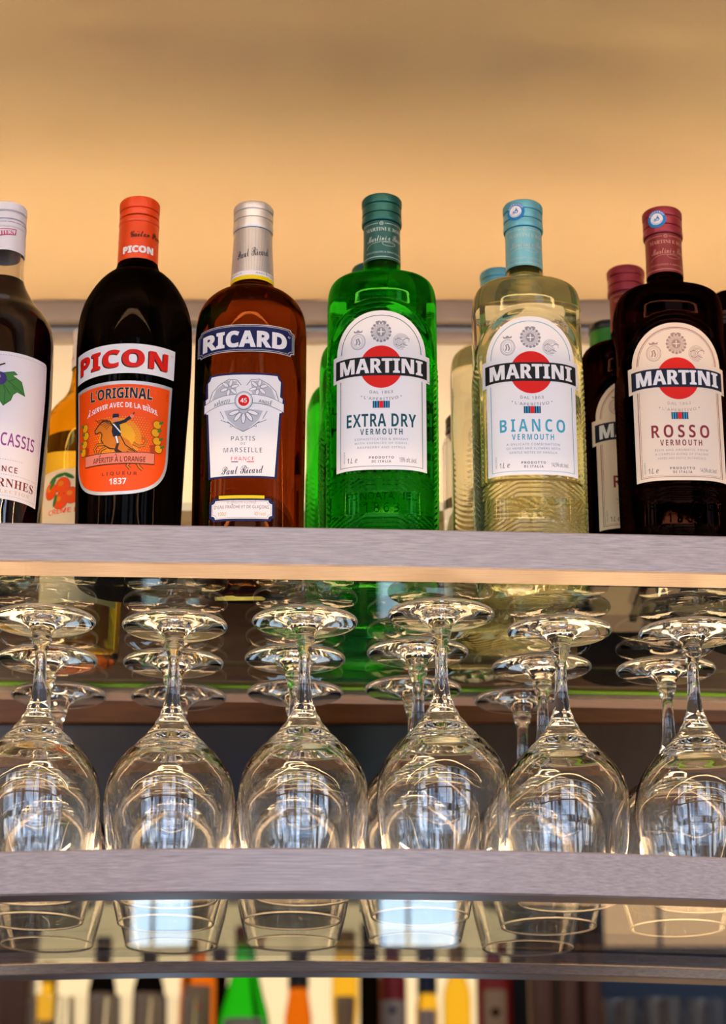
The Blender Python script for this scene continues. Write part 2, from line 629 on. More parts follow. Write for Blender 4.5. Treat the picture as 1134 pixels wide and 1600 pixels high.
# the room's own ceiling and its warm linear lamps, which the glasses mirror
bm = BM(); box(bm, -6.2, 6.2, -3.6, 1.13, 5.6, 5.7)
struct('ceiling_2', bm, pmat('room_ceiling', 'd9c6ac', 0.7), smooth=False)
for k, yy in enumerate((0.25, -0.9, -2.1)):
    t = thing('linear_lamp', ['warm linear ceiling lamp nearest the bar', 'warm linear ceiling lamp in the middle of the room', 'warm linear ceiling lamp nearest the windows'][k], 'ceiling lamp', (0, yy, 2.80))
    for xr in (-3.0, 0.0, 3.0):
        bm = BM(); box(bm, xr - 0.006, xr + 0.006, -0.006, 0.006, 0.0495, 2.7995)
        link('hanging_rod', bm, M_FRAME, t, smooth=False)
    bm = BM(); box(bm, -3.4, 3.4, -0.035, 0.035, 0.004, 0.0495, bevel=0.003); link('housing', bm, pmat('lamp_housing', '2b2b2b', 0.5), t)
    bm = BM(); box(bm, -3.35, 3.35, -0.026, 0.026, 0.0, 0.0035); link('diffuser', bm, MATS.get('warm_lamp') or emit('warm_lamp', (1.0, 0.68, 0.36), L_ROOM), t, smooth=False)

# ------------------------------------------------------------------ the two hanging shelves
def shelf(name, label, f, lip, z0, z1, g0, g1, dback, dend, b0, b1, gm):
    t = thing(name, label, 'shelf', (0, f(0), z0))
    off = Vector((0, f(0), z0))
    def P(nm, bm, m):
        for v in bm.verts:
            v.co -= off
        return link(nm, bm, m, t)
    bm = strip(BM(), f, lambda x: f(x) + lip, z0, z1)
    P('front_rail', bm, M_RAIL)
    bm = strip(BM(), lambda x: f(x) + dback, lambda x: f(x) + dend, b0, b1, bev=0.0008)
    P('back_rail', bm, M_RAIL)
    bm = strip(BM(), lambda x: f(x) + lip + 0.0005, lambda x: f(x) + dend - 0.001, g0, g1, bev=0.0008)
    P('glass_pane', bm, gm)
    if gm.name == 'shelf_glass':      # added green strip; its colour stands for the pane edge's inner reflection
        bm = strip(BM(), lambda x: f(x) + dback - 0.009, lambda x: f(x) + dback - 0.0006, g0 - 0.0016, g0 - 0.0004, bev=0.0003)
        P('edge_reflection_strip', bm, pmat('painted_edge_reflection', '5f9a22', 0.25))
    return t
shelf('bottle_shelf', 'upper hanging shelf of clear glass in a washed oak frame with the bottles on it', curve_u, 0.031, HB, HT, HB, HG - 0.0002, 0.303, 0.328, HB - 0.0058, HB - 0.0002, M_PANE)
shelf('glass_shelf', 'lower bowed hanging shelf of glass in a washed oak frame under the wine glasses', curve_l, 0.024, LB, LT, CZ + 0.303, LG - 0.0002, 0.318, 0.345, LB, CZ + 0.3028, sheet_glass('lower_shelf_glass', (0.96, 0.98, 0.95)))

# warm light strips: one on the ledge behind the bottles, one on the lower shelf's back rail
M_LED1 = emit('warm_cove_light', (1.0, 0.69, 0.34), L_COVE)
M_LED2 = emit('warm_shelf_light', (1.0, 0.67, 0.29), L_SHELF)
t = thing('led_strip', 'warm light strip in an aluminium channel on the ledge behind the bottles', 'light strip', (0, 1.915, CZ + 0.7122))
bm = BM(); box(bm, -1.5, 1.5, -0.015, -0.0105, 0.0, 0.0074, bevel=0.0008); link('opal_lip', bm, emit('opal_lip_glow', (1.0, 0.76, 0.45), 0.75), t)
bm = BM(); box(bm, -1.5, 1.5, -0.010, 0.010, 0, 0.001); link('channel', bm, M_ALU, t, smooth=False)
bm = BM(); box(bm, -1.5, 1.5, -0.007, 0.006, 0.0011, 0.0025); link('diffuser', bm, M_LED1, t, smooth=False)
t = thing('led_strip', 'warm light strip hidden inside the front rail of the lower glass shelf, shining up', 'light strip', (0, 0, LG + 0.0003))
bm = strip(BM(), lambda x: curve_l(x) + 0.0243, lambda x: curve_l(x) + 0.0345, 0.0, 0.0078, bev=0.0005); link('channel', bm, M_ALU, t)
bm = strip(BM(), lambda x: curve_l(x) + 0.0258, lambda x: curve_l(x) + 0.0340, 0.0079, 0.0112, bev=0.0005); link('diffuser', bm, M_LED2, t)
t = thing('led_strip', 'warm light bar on wall brackets right behind the wine glasses', 'light strip', (0, 0, CZ + 0.2945))
bm = strip(BM(), lambda x: curve_l(x) + 0.3640, lambda x: curve_l(x) + 0.3670, 0.0665, 0.1030, bev=0.0008); link('channel', bm, M_ALU, t)
bm = strip(BM(), lambda x: curve_l(x) + 0.3530, lambda x: curve_l(x) + 0.3637, 0.0730, 0.0990, bev=0.003); link('diffuser', bm, emit('warm_rear_shelf_light', (1.0, 0.61, 0.31), L_REAR), t)
for x in (-0.5, -0.25, 0.0, 0.25, 0.5):
    y0 = curve_l(x) + 0.3672 - 0.0
    bm = BM(); box(bm, x - 0.003, x + 0.003, y0, 2.0405 if x < 0.075 else 2.0375, 0.0890, 0.0960); link('bracket', bm, M_ALU, t, smooth=False)
t = thing('led_strip', 'warm light strip added out of view to brighten the near ceiling', 'light strip', (0, 1.17, CZ + 0.90))  # added out of view with its ledge, to lift the near ceiling
bm = BM(); box(bm, -1.5, 1.5, -0.012, 0.012, 0, 0.003); link('channel', bm, M_ALU, t, smooth=False)
bm = BM(); box(bm, -1.5, 1.5, -0.006, 0.006, 0.0031, 0.0065); link('diffuser', bm, emit('added_front_strip_light', (1.0, 0.74, 0.42), L_FRONT), t, smooth=False)
bm = BM(); box(bm, -1.6, 1.6, 1.14, 1.20, CZ + 0.885, CZ + 0.8995); box(bm, -1.6, 1.6, 1.195, 1.20, CZ + 0.8995, CZ + 0.912)
struct('trim_7', bm, M_CEIL, smooth=False)

def sst(x, a, b):
    t = min(1, max(0, (x - a) / (b - a)))
    return t * t * (3 - 2 * t)
# ------------------------------------------------------------------ wine glasses, upside down on the lower shelf
M_EDGE = glass('ground_glass_edge', (0.99, 0.985, 0.98), 1.5, 0.4)
def wine_glass():
    outer = [(0.0358, 0.0), (0.0382, 0.010), (0.0418, 0.025), (0.0446, 0.042), (0.0463, 0.058), (0.0466, 0.068), (0.0456, 0.079), (0.0424, 0.0905), (0.0352, 0.1015),
             (0.0268, 0.110), (0.0190, 0.118), (0.0128, 0.1262), (0.0088, 0.134), (0.0062, 0.142), (0.0049, 0.152), (0.0043, 0.163), (0.0042, 0.173), (0.0046, 0.1785),
             (0.0060, 0.1825), (0.0071, 0.186), (0.0074, 0.1885), (0.0070, 0.1895), (0.0078, 0.1915), (0.0098, 0.1948), (0.0136, 0.1970), (0.0200, 0.1984), (0.0280, 0.1991), (0.0345, 0.1996), (0.0374, 0.1999),
             (0.0383, 0.2004), (0.0385, 0.2008), (0.0385, 0.2017), (0.0383, 0.2021), (0.0378, 0.2023)]
    inner = [(0.0349, 0.0), (0.0371, 0.010), (0.0406, 0.025), (0.0433, 0.042), (0.0450, 0.058), (0.0453, 0.068), (0.0441, 0.079), (0.0403, 0.0898), (0.0326, 0.1000),
             (0.0238, 0.1072), (0.0150, 0.1126), (0.0076, 0.1160), (0.0030, 0.1172)]
    o2 = catmull(outer[:27], 6) + outer[27:]
    i2 = catmull(inner, 5)
    def wav(p):      # faint optical rings left by the pressing of the base, stem and foot
        r, z = p
        if 0.096 < z < 0.142:
            return (r + 0.00028 * math.sin(2 * PI * (z - 0.096) / 0.0078) * sst(z, 0.096, 0.104) * (1 - sst(z, 0.136, 0.142)), z)
        if z > 0.1955 and 0.011 < r < 0.036:
            return (r, z + 0.00010 * math.sin(2 * PI * (r - 0.011) / 0.0125))
        return p
    o2 = [wav(p) for p in o2]
    prof = rp(i2[::-1]) + rp([(0.0354, -0.0003)]) + rp(o2)
    t = thing('wine_glass', '', 'wine glass')
    bm = BM()
    loft(bm, prof, seg=72)
    bmesh.ops.recalc_face_normals(bm, faces=bm.faces)
    for f in bm.faces:
        c = f.calc_center_median()
        if (c.z > 0.2005 and math.hypot(c.x, c.y) > 0.0379) or c.z < 0.0009:
            f.material_index = 1
    link('glass_body', bm, [M_CLEAR, M_EDGE], t, angle=70)
    return t
WG = wine_glass()
row1 = [(67, 968.5), (273, 977), (476, 971), (688, 961), (873.5, 985.5), (1079, 988)]
row2 = [(74, 1029.5), (271, 1035), (461, 1028.5), (653, 1018), (846, 1041.5), (1040, 1046)]
row3 = [(92, 1085), (279, 1088), (461, 1081), (645, 1076), (815, 1093)]
under = ['at the far left end', 'below the black bottle', 'below the amber bottle', 'below the green bottle', 'below the pale yellow bottle', 'at the far right end']
foot = []
for r, row in enumerate((row1, row2, row3)):
    for k, (x, y) in enumerate(row):
        q = at(x, y, 1.60) - Vector((0, 0, CZ))
        f = 0.5133 / q.z
        foot.append([q.x * f, q.y * f, 'upside-down clear wine glass in the %s row, %s of the shelf' % (('front', 'middle', 'back')[r], under[k]) if 'end' in under[k] else 'upside-down clear wine glass in the %s row, %s' % (('front', 'middle', 'back')[r], under[k])])
for it in range(60):          # neighbouring bowls touch but do not cut into each other
    for i in range(len(foot)):
        for j in range(i):
            a, b = foot[i], foot[j]
            dx, dy = a[0] - b[0], a[1] - b[1]
            d = math.hypot(dx, dy)
            if d < 0.0936:
                m = (0.0937 - d) / 2 / d
                a[0] += dx * m; a[1] += dy * m; b[0] -= dx * m; b[1] -= dy * m
for k, (x, y, lb) in enumerate(foot):
    loc = (x, y, LG + 0.0004)
    g = 'clear wine glasses standing upside down on the lower glass shelf'
    if k == 0:
        WG.location = loc; WG['label'] = lb; WG['group'] = g
    else:
        dup(WG, loc, lb, g)

# ------------------------------------------------------------------ bottles
def screw_cap(bm, r, z0, z1, n_kn=72, seg=216, bead=0.0009, top=0.0012, band=0.30, kn=0.34):
    """turned cap: tamper band with a groove, smooth wall, knurled head, rounded top"""
    H = z1 - z0
    zb = z0 + H * band
    zk = z1 - H * kn
    prof = [(z0, r - 0.0008), (z0, r - 0.0001), (z0 + 0.0006, r + 0.0002), (z0 + 0.0022, r + 0.0003), (zb - 0.0012, r), (zb - 0.0004, r), (zb, r - bead), (zb + 0.0005, r - bead), (zb + 0.0009, r),
            (zk - 0.0014, r), (zk - 0.0007, r - bead), (zk, r - bead), (zk + 0.0006, r), (zk + 0.0010, r + 0.0001), (zk + 0.0014, r + 0.0001), (z1 - top - 0.0006, r + 0.0001), (z1 - top, r), (z1 - top * 0.3, r - top * 0.5), (z1, r - top * 1.4), (z1, 0.0008)]
    def rf(t, z):
        return 0.00016 * math.cos(n_kn * t) if zk + 0.0011 < z < z1 - top else 0.0
    loft(bm, [(z, a, a, 2.0) for z, a in prof], seg=seg, rf=rf)
    return bm

# --- square-shouldered vermouth bottle -------------------------------------------------
VA, VN = 0.0412, 3.0
VH = 0.3185
def vermouth_prof():
    pts = [(0.0, 0.0335), (0.0012, 0.0365), (0.0035, 0.0388), (0.007, 0.0400), (0.012, 0.0405), (0.05, 0.0408), (0.12, 0.0411), (0.19, 0.0412), (0.222, 0.0412), (0.229, 0.0410), (0.2345, 0.0402), (0.2388, 0.0386),
           (0.2422, 0.0358), (0.2447, 0.0318), (0.2468, 0.0270), (0.2487, 0.0222), (0.2505, 0.0184), (0.2525, 0.0160), (0.2550, 0.0147), (0.2590, 0.0141), (0.2680, 0.0138), (0.3010, 0.0136), (0.316, 0.0134)]
    f = pchip([p[0] for p in pts], [p[1] for p in pts])
    nn = pchip([0.0, 0.222, 0.235, 0.2465, 0.252], [3.0, 3.0, 2.9, 2.35, 2.0])
    zs = [0.0, 0.0012, 0.0024, 0.0035, 0.005, 0.007, 0.0095]
    z = 0.012
    while z < 0.226:
        zs.append(z); z += 0.0011
    while z < 0.256:
        zs.append(z); z += 0.0008
    zs += [0.257, 0.259, 0.262, 0.2655, 0.268, 0.28, 0.301, 0.316]
    return [(z, f(z), f(z) * 0.995, nn(z)) for z in zs]
def vermouth_relief(x, y, z):
    """label recess with an arched rim, herringbone ribs on the sides and at the foot"""
    r = math.hypot(x, y)
    d = 0.0
    if y < 0 and 0.074 < z < 0.216:
        e = abs(x) if z < 0.1734 else math.hypot(x, (z - 0.1734) * 0.98)
        ed = e - 0.0365
        m = sst(z, 0.075, 0.077)
        if z > 0.160:
            d -= 0.0010 * (1 - sst(ed, -0.0008, 0.0012)) * m
            d += 0.0007 * math.exp(-((ed - 0.0026) / 0.0013) ** 2) * sst(z, 0.160, 0.172)
        else:
            d -= 0.0010 * (1 - sst(ed, -0.0008, 0.0012)) * m
    if z < 0.18:
        side = sst(abs(x), 0.0375, 0.0395) * (1 - sst(z, 0.165, 0.18)) * sst(z, 0.008, 0.016)
        d += side * 0.0008 * math.sin(2 * PI * (z + 0.7 * abs(y)) / 0.0046)
        foot = (sst(z, 0.0630, 0.0645) * (1 - sst(z, 0.0735, 0.0748)) + sst(z, 0.026, 0.028) * (1 - sst(z, 0.0435, 0.0450))) * (1 - sst(abs(x), 0.0375, 0.0395))
        q = z + 0.55 * (max(abs(x) - 0.012, 0))
        d += foot * 0.0006 * math.sin(2 * PI * q / 0.0034)
    k = 1 + d / r
    return x * k, y * k
def vermouth_bottle(kind, label_name, g_mat, cap_mat, sleeve_mat, paper, line_ink, name_ink, crest_ink, lines, proof, cavity, sticker, foil_ink, detail=True):
    t = thing('vermouth_bottle', '', 'bottle')
    bm = BM()
    P = vermouth_prof()
    loft(bm, P, seg=192, fn=vermouth_relief)
    if cavity:
        cz, cr = cavity
        pf = pchip([p[0] for p in P], [p[1] for p in P])
        zz = [cz + (0.314 - cz) * k / 24 for k in range(25)]
        loft(bm, [(z, max(pf(z) - 0.0022, 0.004), max(pf(z) - 0.0022, 0.004), 2.0) for z in zz], seg=96, flip=True)
    link('glass_body', bm, g_mat, t, angle=80)
    # lettering raised in the glass above the foot
    A = Art()
    A.text('FONDATA NEL', 0, 59.2, 50, 5.4, BLACK, 0, 'sans')
    A.text('1863', 0, 50.4, 25, 7.0, BLACK, 0, 'sans', track=1.35)
    b2 = A.bm(lambda u, v, l: (u, v, 0), du=4.0)
    bmesh.ops.remove_doubles(b2, verts=b2.verts, dist=1e-6)
    r = bmesh.ops.extrude_face_region(b2, geom=list(b2.faces))
    top = {v for v in r['geom'] if isinstance(v, bmesh.types.BMVert)}
    wr = sewrap(VA - 0.0004, (VA - 0.0004) * 0.995, VN)
    co = {v: wr(v.co.x, v.co.y, 0.0013 if v in top else 0.00006) for v in b2.verts}
    for v in b2.verts:
        v.co = co[v]
    bmesh.ops.recalc_face_normals(b2, faces=b2.faces)
    for f in b2.faces:
        f.material_index = 0
    link('raised_lettering', b2, g_mat, t, angle=30)
    # cap and foil sleeve
    bm = BM(); screw_cap(bm, 0.0152, 0.2955, VH)
    capo = link('cap', bm, cap_mat, t, angle=35)
    if sticker:
        A = Art()
        su, sv = sticker
        A.ell(su, sv, 7.4, 7.4, BLUE, 0)
        A.ell(su, sv, 4.9, 4.9, WHITE, 1)
        for dx, dv, h_ in ((-1.3, -1.0, 1.5), (0.9, 0.2, 2.3)):
            A.poly([(su + dx, sv + dv + h_ * 1.3)] + [(su + dx + 0.62 * h_ * math.sin(a), sv + dv - 0.2 * h_ - 0.62 * h_ * math.cos(a)) for a in [2.2 - 4.4 * k / 12 for k in range(13)]], BLUE, 2)
            A.ell(su + dx, sv + dv - 0.3 * h_, 0.3 * h_, 0.32 * h_, WHITE, 3, 14)
        A.ring(su, sv, 4.3, 4.3, 0.3, BLUE, 2, 24, 3.5, 6.0)
        for k in range(8):
            a = PI * 0.18 + PI * 0.64 * k / 7
            A.text('MODAVIGO'[k], su - 6.3 * math.cos(a), sv + 6.3 * math.sin(a), 1.1, 1.4, WHITE, 1, 'bold', rot=PI / 2 - (PI - a) if False else a - PI / 2)
        link('round_sticker', A.bm(arcwrap(lambda v: 0.0153, 0.0153), du=1.2, base=0.0003), A.inks, capo, angle=60)['label'] = 'round blue and white sticker'
    bm = BM()
    loft(bm, rp([(0.01385, 0.2620), (0.01435, 0.2620), (0.01435, 0.2624), (0.0141, 0.2800), (0.0140, 0.2954), (0.0137, 0.2954)]), seg=96, closed=True)
    sl = link('neck_sleeve', bm, sleeve_mat, t, angle=30)
    A = Art()
    A.rect(-44, 44, 263.8, 264.3, foil_ink, 0)
    A.rect(-40, -2.6, 292.3, 292.7, foil_ink, 0)
    A.rect(2.6, 40, 292.3, 292.7, foil_ink, 0)
    A.ring(0, 292.4, 1.5, 1.5, 0.4, foil_ink, 0, 20)
    A.text('N', 0, 292.4, 1.1, 1.3, foil_ink, 0, 'serif')
    for c in (0, 44, -44):
        A.text('MARTINI E ROSSI', 3.5 + c, 287.6, 34, 3.0, foil_ink, 0, 'serif')
        A.text('Martini e Rossi', 3.5 + c, 280.2, 31, 5.2, foil_ink, 0, 'script', rot=0.06)
        A.line([(c - 13 + 30 * q / 40 - 3 * math.sin(q / 40 * 6.28), 271.5 + 5.0 * math.sin(q / 40 * PI * 1.05)) for q in range(30)], 0.3, foil_ink, 0)
        A.ring(c + 6, 275.2, 5.5, 2.1, 0.3, foil_ink, 0, 30)
        A.text('SUCCESSORI A MARTINI SOLA', 4 + c, 268.0, 34, 1.4, foil_ink, 0, 'sans')
    link('foil_print', A.bm(arcwrap(lambda v: 0.01402 + (0.2954 - v) * 0.0105, 0.0142), du=1.5, base=0.00012), A.inks, sl, angle=60)
    # the arched front label
    A = Art()
    arch = [(33.2 * math.cos(a), 173.4 + 33.0 * math.sin(a)) for a in [PI * k / 48 for k in range(49)]]
    pts = [(33.4, 79.8), (33.4, 151.2), (36.1, 151.2), (36.1, 172.4), (33.3, 172.4)] + arch + [(-33.3, 172.4), (-36.1, 172.4), (-36.1, 151.2), (-33.4, 151.2), (-33.4, 79.8)]
    A.poly(pts, paper, 0)
    ln = [(29.9, 172.4)] + [(29.6 * math.cos(a), 173.4 + 29.1 * math.sin(a)) for a in [PI * k / 48 for k in range(49)]] + [(-29.9, 172.4)]
    A.line(ln, 0.5, line_ink, 1)
    A.line([(-30.2, 151), (-30.2, 82.6), (30.2, 82.6), (30.2, 151)], 0.5, line_ink, 1)
    if kind == 'ROSSO':
        A.line([(x * 0.965, 173.4 + (v - 173.4) * 0.965) for x, v in ln], 0.25, line_ink, 1)
        A.line([(-29.1, 151), (-29.1, 83.7), (29.1, 83.7), (29.1, 151)], 0.25, line_ink, 1)
    A.ell(0, 160.9, 15.7, 17.0, RED, 1, n=64)
    def bandv(u):
        return 0.5 * (1 - (u / 34) ** 2)
    us = [-34 + 68 * k / 20 for k in range(21)]
    A.poly([(u, 153.4 + bandv(u)) for u in us] + [(u, 168.4 + bandv(u)) for u in us[::-1]], BLACK if kind != 'ROSSO' else NAVYD, 2)
    for q, dx in enumerate((-0.35, 0.35)):
        A.text('MARTINI', dx, 161.2, 60.8, 11.6, WHITE, 3 + q, 'bold', bend=0.5, track=1.03)
    A.ring(35.0, 152.6, 0.55, 0.55, 0.2, DKGREY, 1, 12)
    # three crests
    c = crest_ink
    A.ring(0, 188.9, 7.2, 7.9, 0.35, c, 1, 48)
    for k in range(16):
        a = 2 * PI * k / 16
        A.ell(6.9 * math.cos(a), 188.9 + 7.5 * math.sin(a), 1.0, 1.0, c, 1, n=10)
    for k in range(7):
        A.ring(0, 188.9, 6.1 - 0.55 * k, 6.6 - 0.58 * k, 0.27, c, 1, 40)
    A.ell(0, 188.9, 3.4, 3.8, c, 2, 30)
    A.rect(-2.6, 2.6, 188.5, 189.3, paper, 3); A.rect(-0.4, 0.4, 186.0, 191.8, paper, 3)
    for q in (-1, 1):
        A.ell(q * 2.3, 197.2, 1.9, 0.7, c, 1, 14, rot=-0.3 * q)
    A.ring(-17.1, 181.4, 5.6, 6.6, 0.4, c, 1, 36); A.ring(-17.1, 181.4, 4.7, 5.7, 0.25, c, 1, 36); A.ring(-17.1, 181.4, 3.5, 4.5, 0.3, c, 1, 30)
    A.line([(-18.6, 178.8), (-17.9, 181.0), (-18.3, 183.2), (-16.8, 184.0), (-16.3, 182.0), (-15.7, 180.4), (-16.6, 178.6)], 1.1, c, 1)
    A.poly([(-20, 188.6), (-14.2, 188.6), (-13.6, 190.6), (-15.4, 189.6), (-17.1, 191), (-18.8, 189.6), (-20.6, 190.6)], c, 1)
    for k in range(6):
        A.ring(15.0, 181.2, 6.0 - k, 6.4 - 1.05 * k, 0.3 + 0.05 * (k % 2), c, 1, 32, 0.4 * k, 5.0 + 0.4 * k)
    A.line([(10.5, 182.5), (13, 184), (16, 182.2), (19, 184.4), (21.3, 183.6)], 0.6, c, 1)
    A.line([(10.8, 179), (13.5, 177.6), (16, 179.6), (19.4, 178)], 0.6, c, 1)
    A.text('DAL 1863', 0, 141.0, 17, 2.3, TAUPE if kind == 'ROSSO' else DKGREY, 1, 'sans', bend=-0.6, track=1.2)
    A.text("L'APERITIVO", 0, 136.6, 25, 2.3, TAUPE if kind == 'ROSSO' else DKGREY, 1, 'sans', bend=-1.5, track=1.2)
    for q in (-1, 1):
        A.ell(q * 14.6, 137.6, 0.4, 0.4, DKGREY, 1, 10)
    A.rect(-6.2, 6.2, 128.1, 133.6, FLAGB, 1)
    for x0 in (-6.2, -4.4, -2.6, 1.8, 3.6, 5.4):
        A.rect(x0, x0 + 0.8, 128.1, 133.6, NAVYD, 2)
    A.rect(-1.5, 1.5, 128.1, 133.6, RED, 3)
    hw = {'EXTRA DRY': 25.6, 'BIANCO': 24.2, 'ROSSO': 21.5}[kind]
    A.text(kind, 0, 118.5, hw * 2, 10.2, name_ink, 1, 'bold', off=0.0, track=1.05 if kind == 'EXTRA DRY' else 1.3)
    A.text('VERMOUTH', 0, 109.4, 31, 4.7, name_ink if kind != 'EXTRA DRY' else TEAL, 1, 'bold', off=0.0, track=1.3)
    for k, ltx in enumerate(lines):
        A.text(ltx, 0, 103.6 - 3.25 * k, 2 * (19.6 if k < 2 else 17.5), 1.7, GREY if kind != 'ROSSO' else TAUPE, 1, 'sans', track=1.15)
    A.text('PRODOTTO', 0, 89.2, 18, 1.9, DKGREY, 1, 'bold', track=1.25)
    A.text('DI ITALIA', 0, 86.2, 14, 1.9, DKGREY, 1, 'bold', track=1.25)
    A.text('1L e', -21.3, 87.6, 7.4, 4.0, DKGREY, 1, 'italic')
    A.text(proof, 19.5, 87.6, 12.8, 3.9, DKGREY, 1, 'italic')
    A.text('M0230P4', -27.3, 90.5, 9, 1.1, GREY, 1, 'sans', rot=PI / 2)
    link('label', A.bm(sewrap(VA, VA * 0.995, VN, inset=0.0010), du=2.5), A.inks, t, angle=60)
    return t

CAP_T = pmat('teal_cap', '0b5956', 0.32, 0.45)
SLV_T = pmat('teal_foil', '0c5453', 0.38, 0.35)
CAP_B = pmat('sky_blue_cap', '5fa9bf', 0.32, 0.35)
SLV_B = pmat('sky_blue_foil', '6db3c4', 0.38, 0.3)
CAP_R = pmat('burgundy_cap', '8c2035', 0.32, 0.35)
SLV_R = pmat('burgundy_foil', '7c1824', 0.4, 0.3)
FOIL_S = inkm('foil_silver', 'b9c9c6', 0.4, 0.3)
FOIL_G = inkm('foil_rose', 'c58a7a', 0.4, 0.3)
HGB = HG + 0.0003
dry = vermouth_bottle('EXTRA DRY', '', M_GREEN, CAP_T, SLV_T, WHITE, TEAL, TEAL, GREY, ['SOPHISTICATED & BRIGHT', 'WITH ESSENCES OF ORRIS,', 'RASPBERRY AND CITRUS'], '18% alc./vol.', (0.2560, 0), None, FOIL_S)
dry['label'] = 'green glass bottle of extra dry vermouth with teal cap, in the front row'
dry.location = (0.0145, 1.585, HGB); dry.rotation_euler = (0, 0, -0.03)
bia = vermouth_bottle('BIANCO', '', M_PALE, CAP_B, SLV_B, WHITE, CYAN, CYAN, GREY, ['A DELICATE COMBINATION', 'OF HERBS AND FLOWERS WITH', 'GENTLE NOTES OF VANILLA'], '14,5% alc./vol.', (0.2570, 0), (-7.0, 307.6), FOIL_S)
bia['label'] = 'pale yellow bottle of bianco vermouth with light blue cap and sticker, in the front row'
bia.location = (0.1240, 1.595, HGB); bia.rotation_euler = (0, 0, 0.0)
ros = vermouth_bottle('ROSSO', '', M_ROSSO, CAP_R, SLV_R, CREAM, WINE, WINE, TAUPE, ['RICH AND AROMATIC FROM', 'A COMPLEX BLEND OF ITALIAN', 'HERBS AND EXOTIC BOTANICALS'], '14,5% alc./vol.', None, (-6.4, 306.8), FOIL_G)
ros['label'] = 'dark bottle of rosso vermouth with burgundy cap and blue sticker, in the front row'
ros.location = (0.2335, 1.606, HGB); ros.rotation_euler = (0, 0, 0.0)

def second(src, px, py, label, rz=0.0, D=None, skip=None):
    """a bottle of the same kind further back: its cap is seen at (px, py)"""
    q = at(px, py, 1.6) - Vector((0, 0, CZ))
    k = (HGB - CZ + VH - 0.001) / q.z
    y = q.y * k + 0.0147
    return dup(src, (q.x * k if D is None else at(px, py, D).x, D or y, HGB), label, None, rz, skip)
second(dry, 579, 410, 'green vermouth bottle standing right behind the front green one, teal cap showing', rz=0.05)
second(dry, 557, 499, 'third green vermouth bottle, furthest back at the left of the green ones', rz=0.15, D=1.789)
second(bia, 780, 418, 'pale yellow vermouth bottle standing right behind the front pale one, blue cap showing', rz=1.55)
second(ros, 980, 414, 'dark rosso vermouth bottle standing right behind the front dark red one', skip='round_sticker')

# --- turned bottles ------------------------------------------------------------------
def turned(name, pts, mat_, seg=128, cavity=None, body='glass_body', nn=None, sub=0.003):
    t = thing(name, '', 'bottle')
    f = pchip([p[0] for p in pts], [p[1] for p in pts])
    zs = sorted(set([p[0] for p in pts] + [pts[0][0] + (pts[-1][0] - pts[0][0]) * k / 140 for k in range(141)]))
    bm = BM()
    loft(bm, [(z, f(z), f(z), nn(z) if nn else 2.0) for z in zs], seg=seg)
    if cavity:
        cz, zt, w = cavity
        zz = [cz + (zt - cz) * k / 24 for k in range(25)]
        loft(bm, [(z, f(z) - w, f(z) - w, 2.0) for z in zz], seg=96, flip=True)
    link(body, bm, mat_, t, angle=80)
    return t, f

# black bottle with the orange label
pic, pf = turned('aperitif_bottle', [(0, 0.031), (0.002, 0.0345), (0.006, 0.0368), (0.015, 0.0376), (0.06, 0.0388), (0.113, 0.0405), (0.15, 0.0422), (0.186, 0.0431), (0.2045, 0.0427), (0.2135, 0.0416), (0.223, 0.0390), (0.2325, 0.0346), (0.242, 0.0286),
                                    (0.248, 0.0230), (0.2525, 0.0178), (0.2575, 0.0158), (0.264, 0.0149), (0.30, 0.0143), (0.309, 0.0142)], M_DARK)
pic['label'] = 'black bottle of orange bitter aperitif with an orange cap and big orange label'
pic.location = (-0.1715, 1.578, HGB)
OCAP = pmat('orange_cap', 'ea4206', 0.35, 0.1)
bm = BM()
loft(bm, rp([(0.0150, 0.2545), (0.0157, 0.2545), (0.0155, 0.2600), (0.0152, 0.2890), (0.0150, 0.2905)]), seg=96, cap0=False, cap1=False)
screw_cap(bm, 0.0152, 0.2906, 0.3122, band=0.25, kn=0.45)
capo = link('capsule', bm, OCAP, pic, angle=35)
A = Art()
for c in (-48, 0, 48):
    A.text('PICON', 1.5 + c, 266.2, 25, 6.0, WHITE, 0, 'bold', off=0.03)
    A.text('Gaëtan Picon', 9.5 + c, 279.5, 29, 5.2, BROWN, 0, 'script', rot=0.05, off=0.012)
link('capsule_print', A.bm(arcwrap(lambda v: 0.0157 - (v - 0.2545) * 0.0145, 0.0154), du=1.5, base=0.0002), A.inks, capo, angle=60)
A = Art()      # upper white name label
A.rect(-43.2, 43.2, 151.8, 175.0, WHITE, 0)
A.text('PICON', -1.1, 162.9, 74, 14.0, BROWN, 1, 'bold', off=0.018, track=1.06)
A.text('PICON', -0.2, 163.6, 74, 14.0, RED, 2, 'bold', off=0.016, track=1.06)
A.ring(40.3, 170.3, 0.8, 0.8, 0.25, PINK, 1, 14)
PW = arcwrap(pf, 0.0425, -6.0)
link('name_label', A.bm(PW, du=2.0, dv=5.0), A.inks, pic, angle=60)['label'] = 'white label with red lettering'
A = Art()      # orange picture label with a rounded foot
def shield(w, top, side, bot, p=2.4, n=40):
    P = [(w, top), (-w, top)]
    P += [(-w * (abs(math.cos(a)) ** (2 / p)) * (1 if math.cos(a) > 0 else -1), side - (side - bot) * (math.sin(a) ** (2 / p))) for a in [PI * k / n for k in range(n + 1)]]
    return P
A.poly(shield(42.2, 145.8, 92, 58.4), SILVER, 0)
A.poly(shield(39.9, 143.2, 92, 60.8), ORANGE, 1)
A.text("L'ORIGINAL", 0.8, 136.4, 49.5, 8.8, GOLD, 2, 'bold', off=0.03)
A.text("L'ORIGINAL", 0.8, 136.4, 49.0, 8.4, NAVYD, 3, 'bold', off=0.005)
A.text('À SERVIR AVEC DE LA BIÈRE', 1.5, 123.0, 57, 3.9, WHITE, 2, 'bold', bend=4.2, fan=0.35)
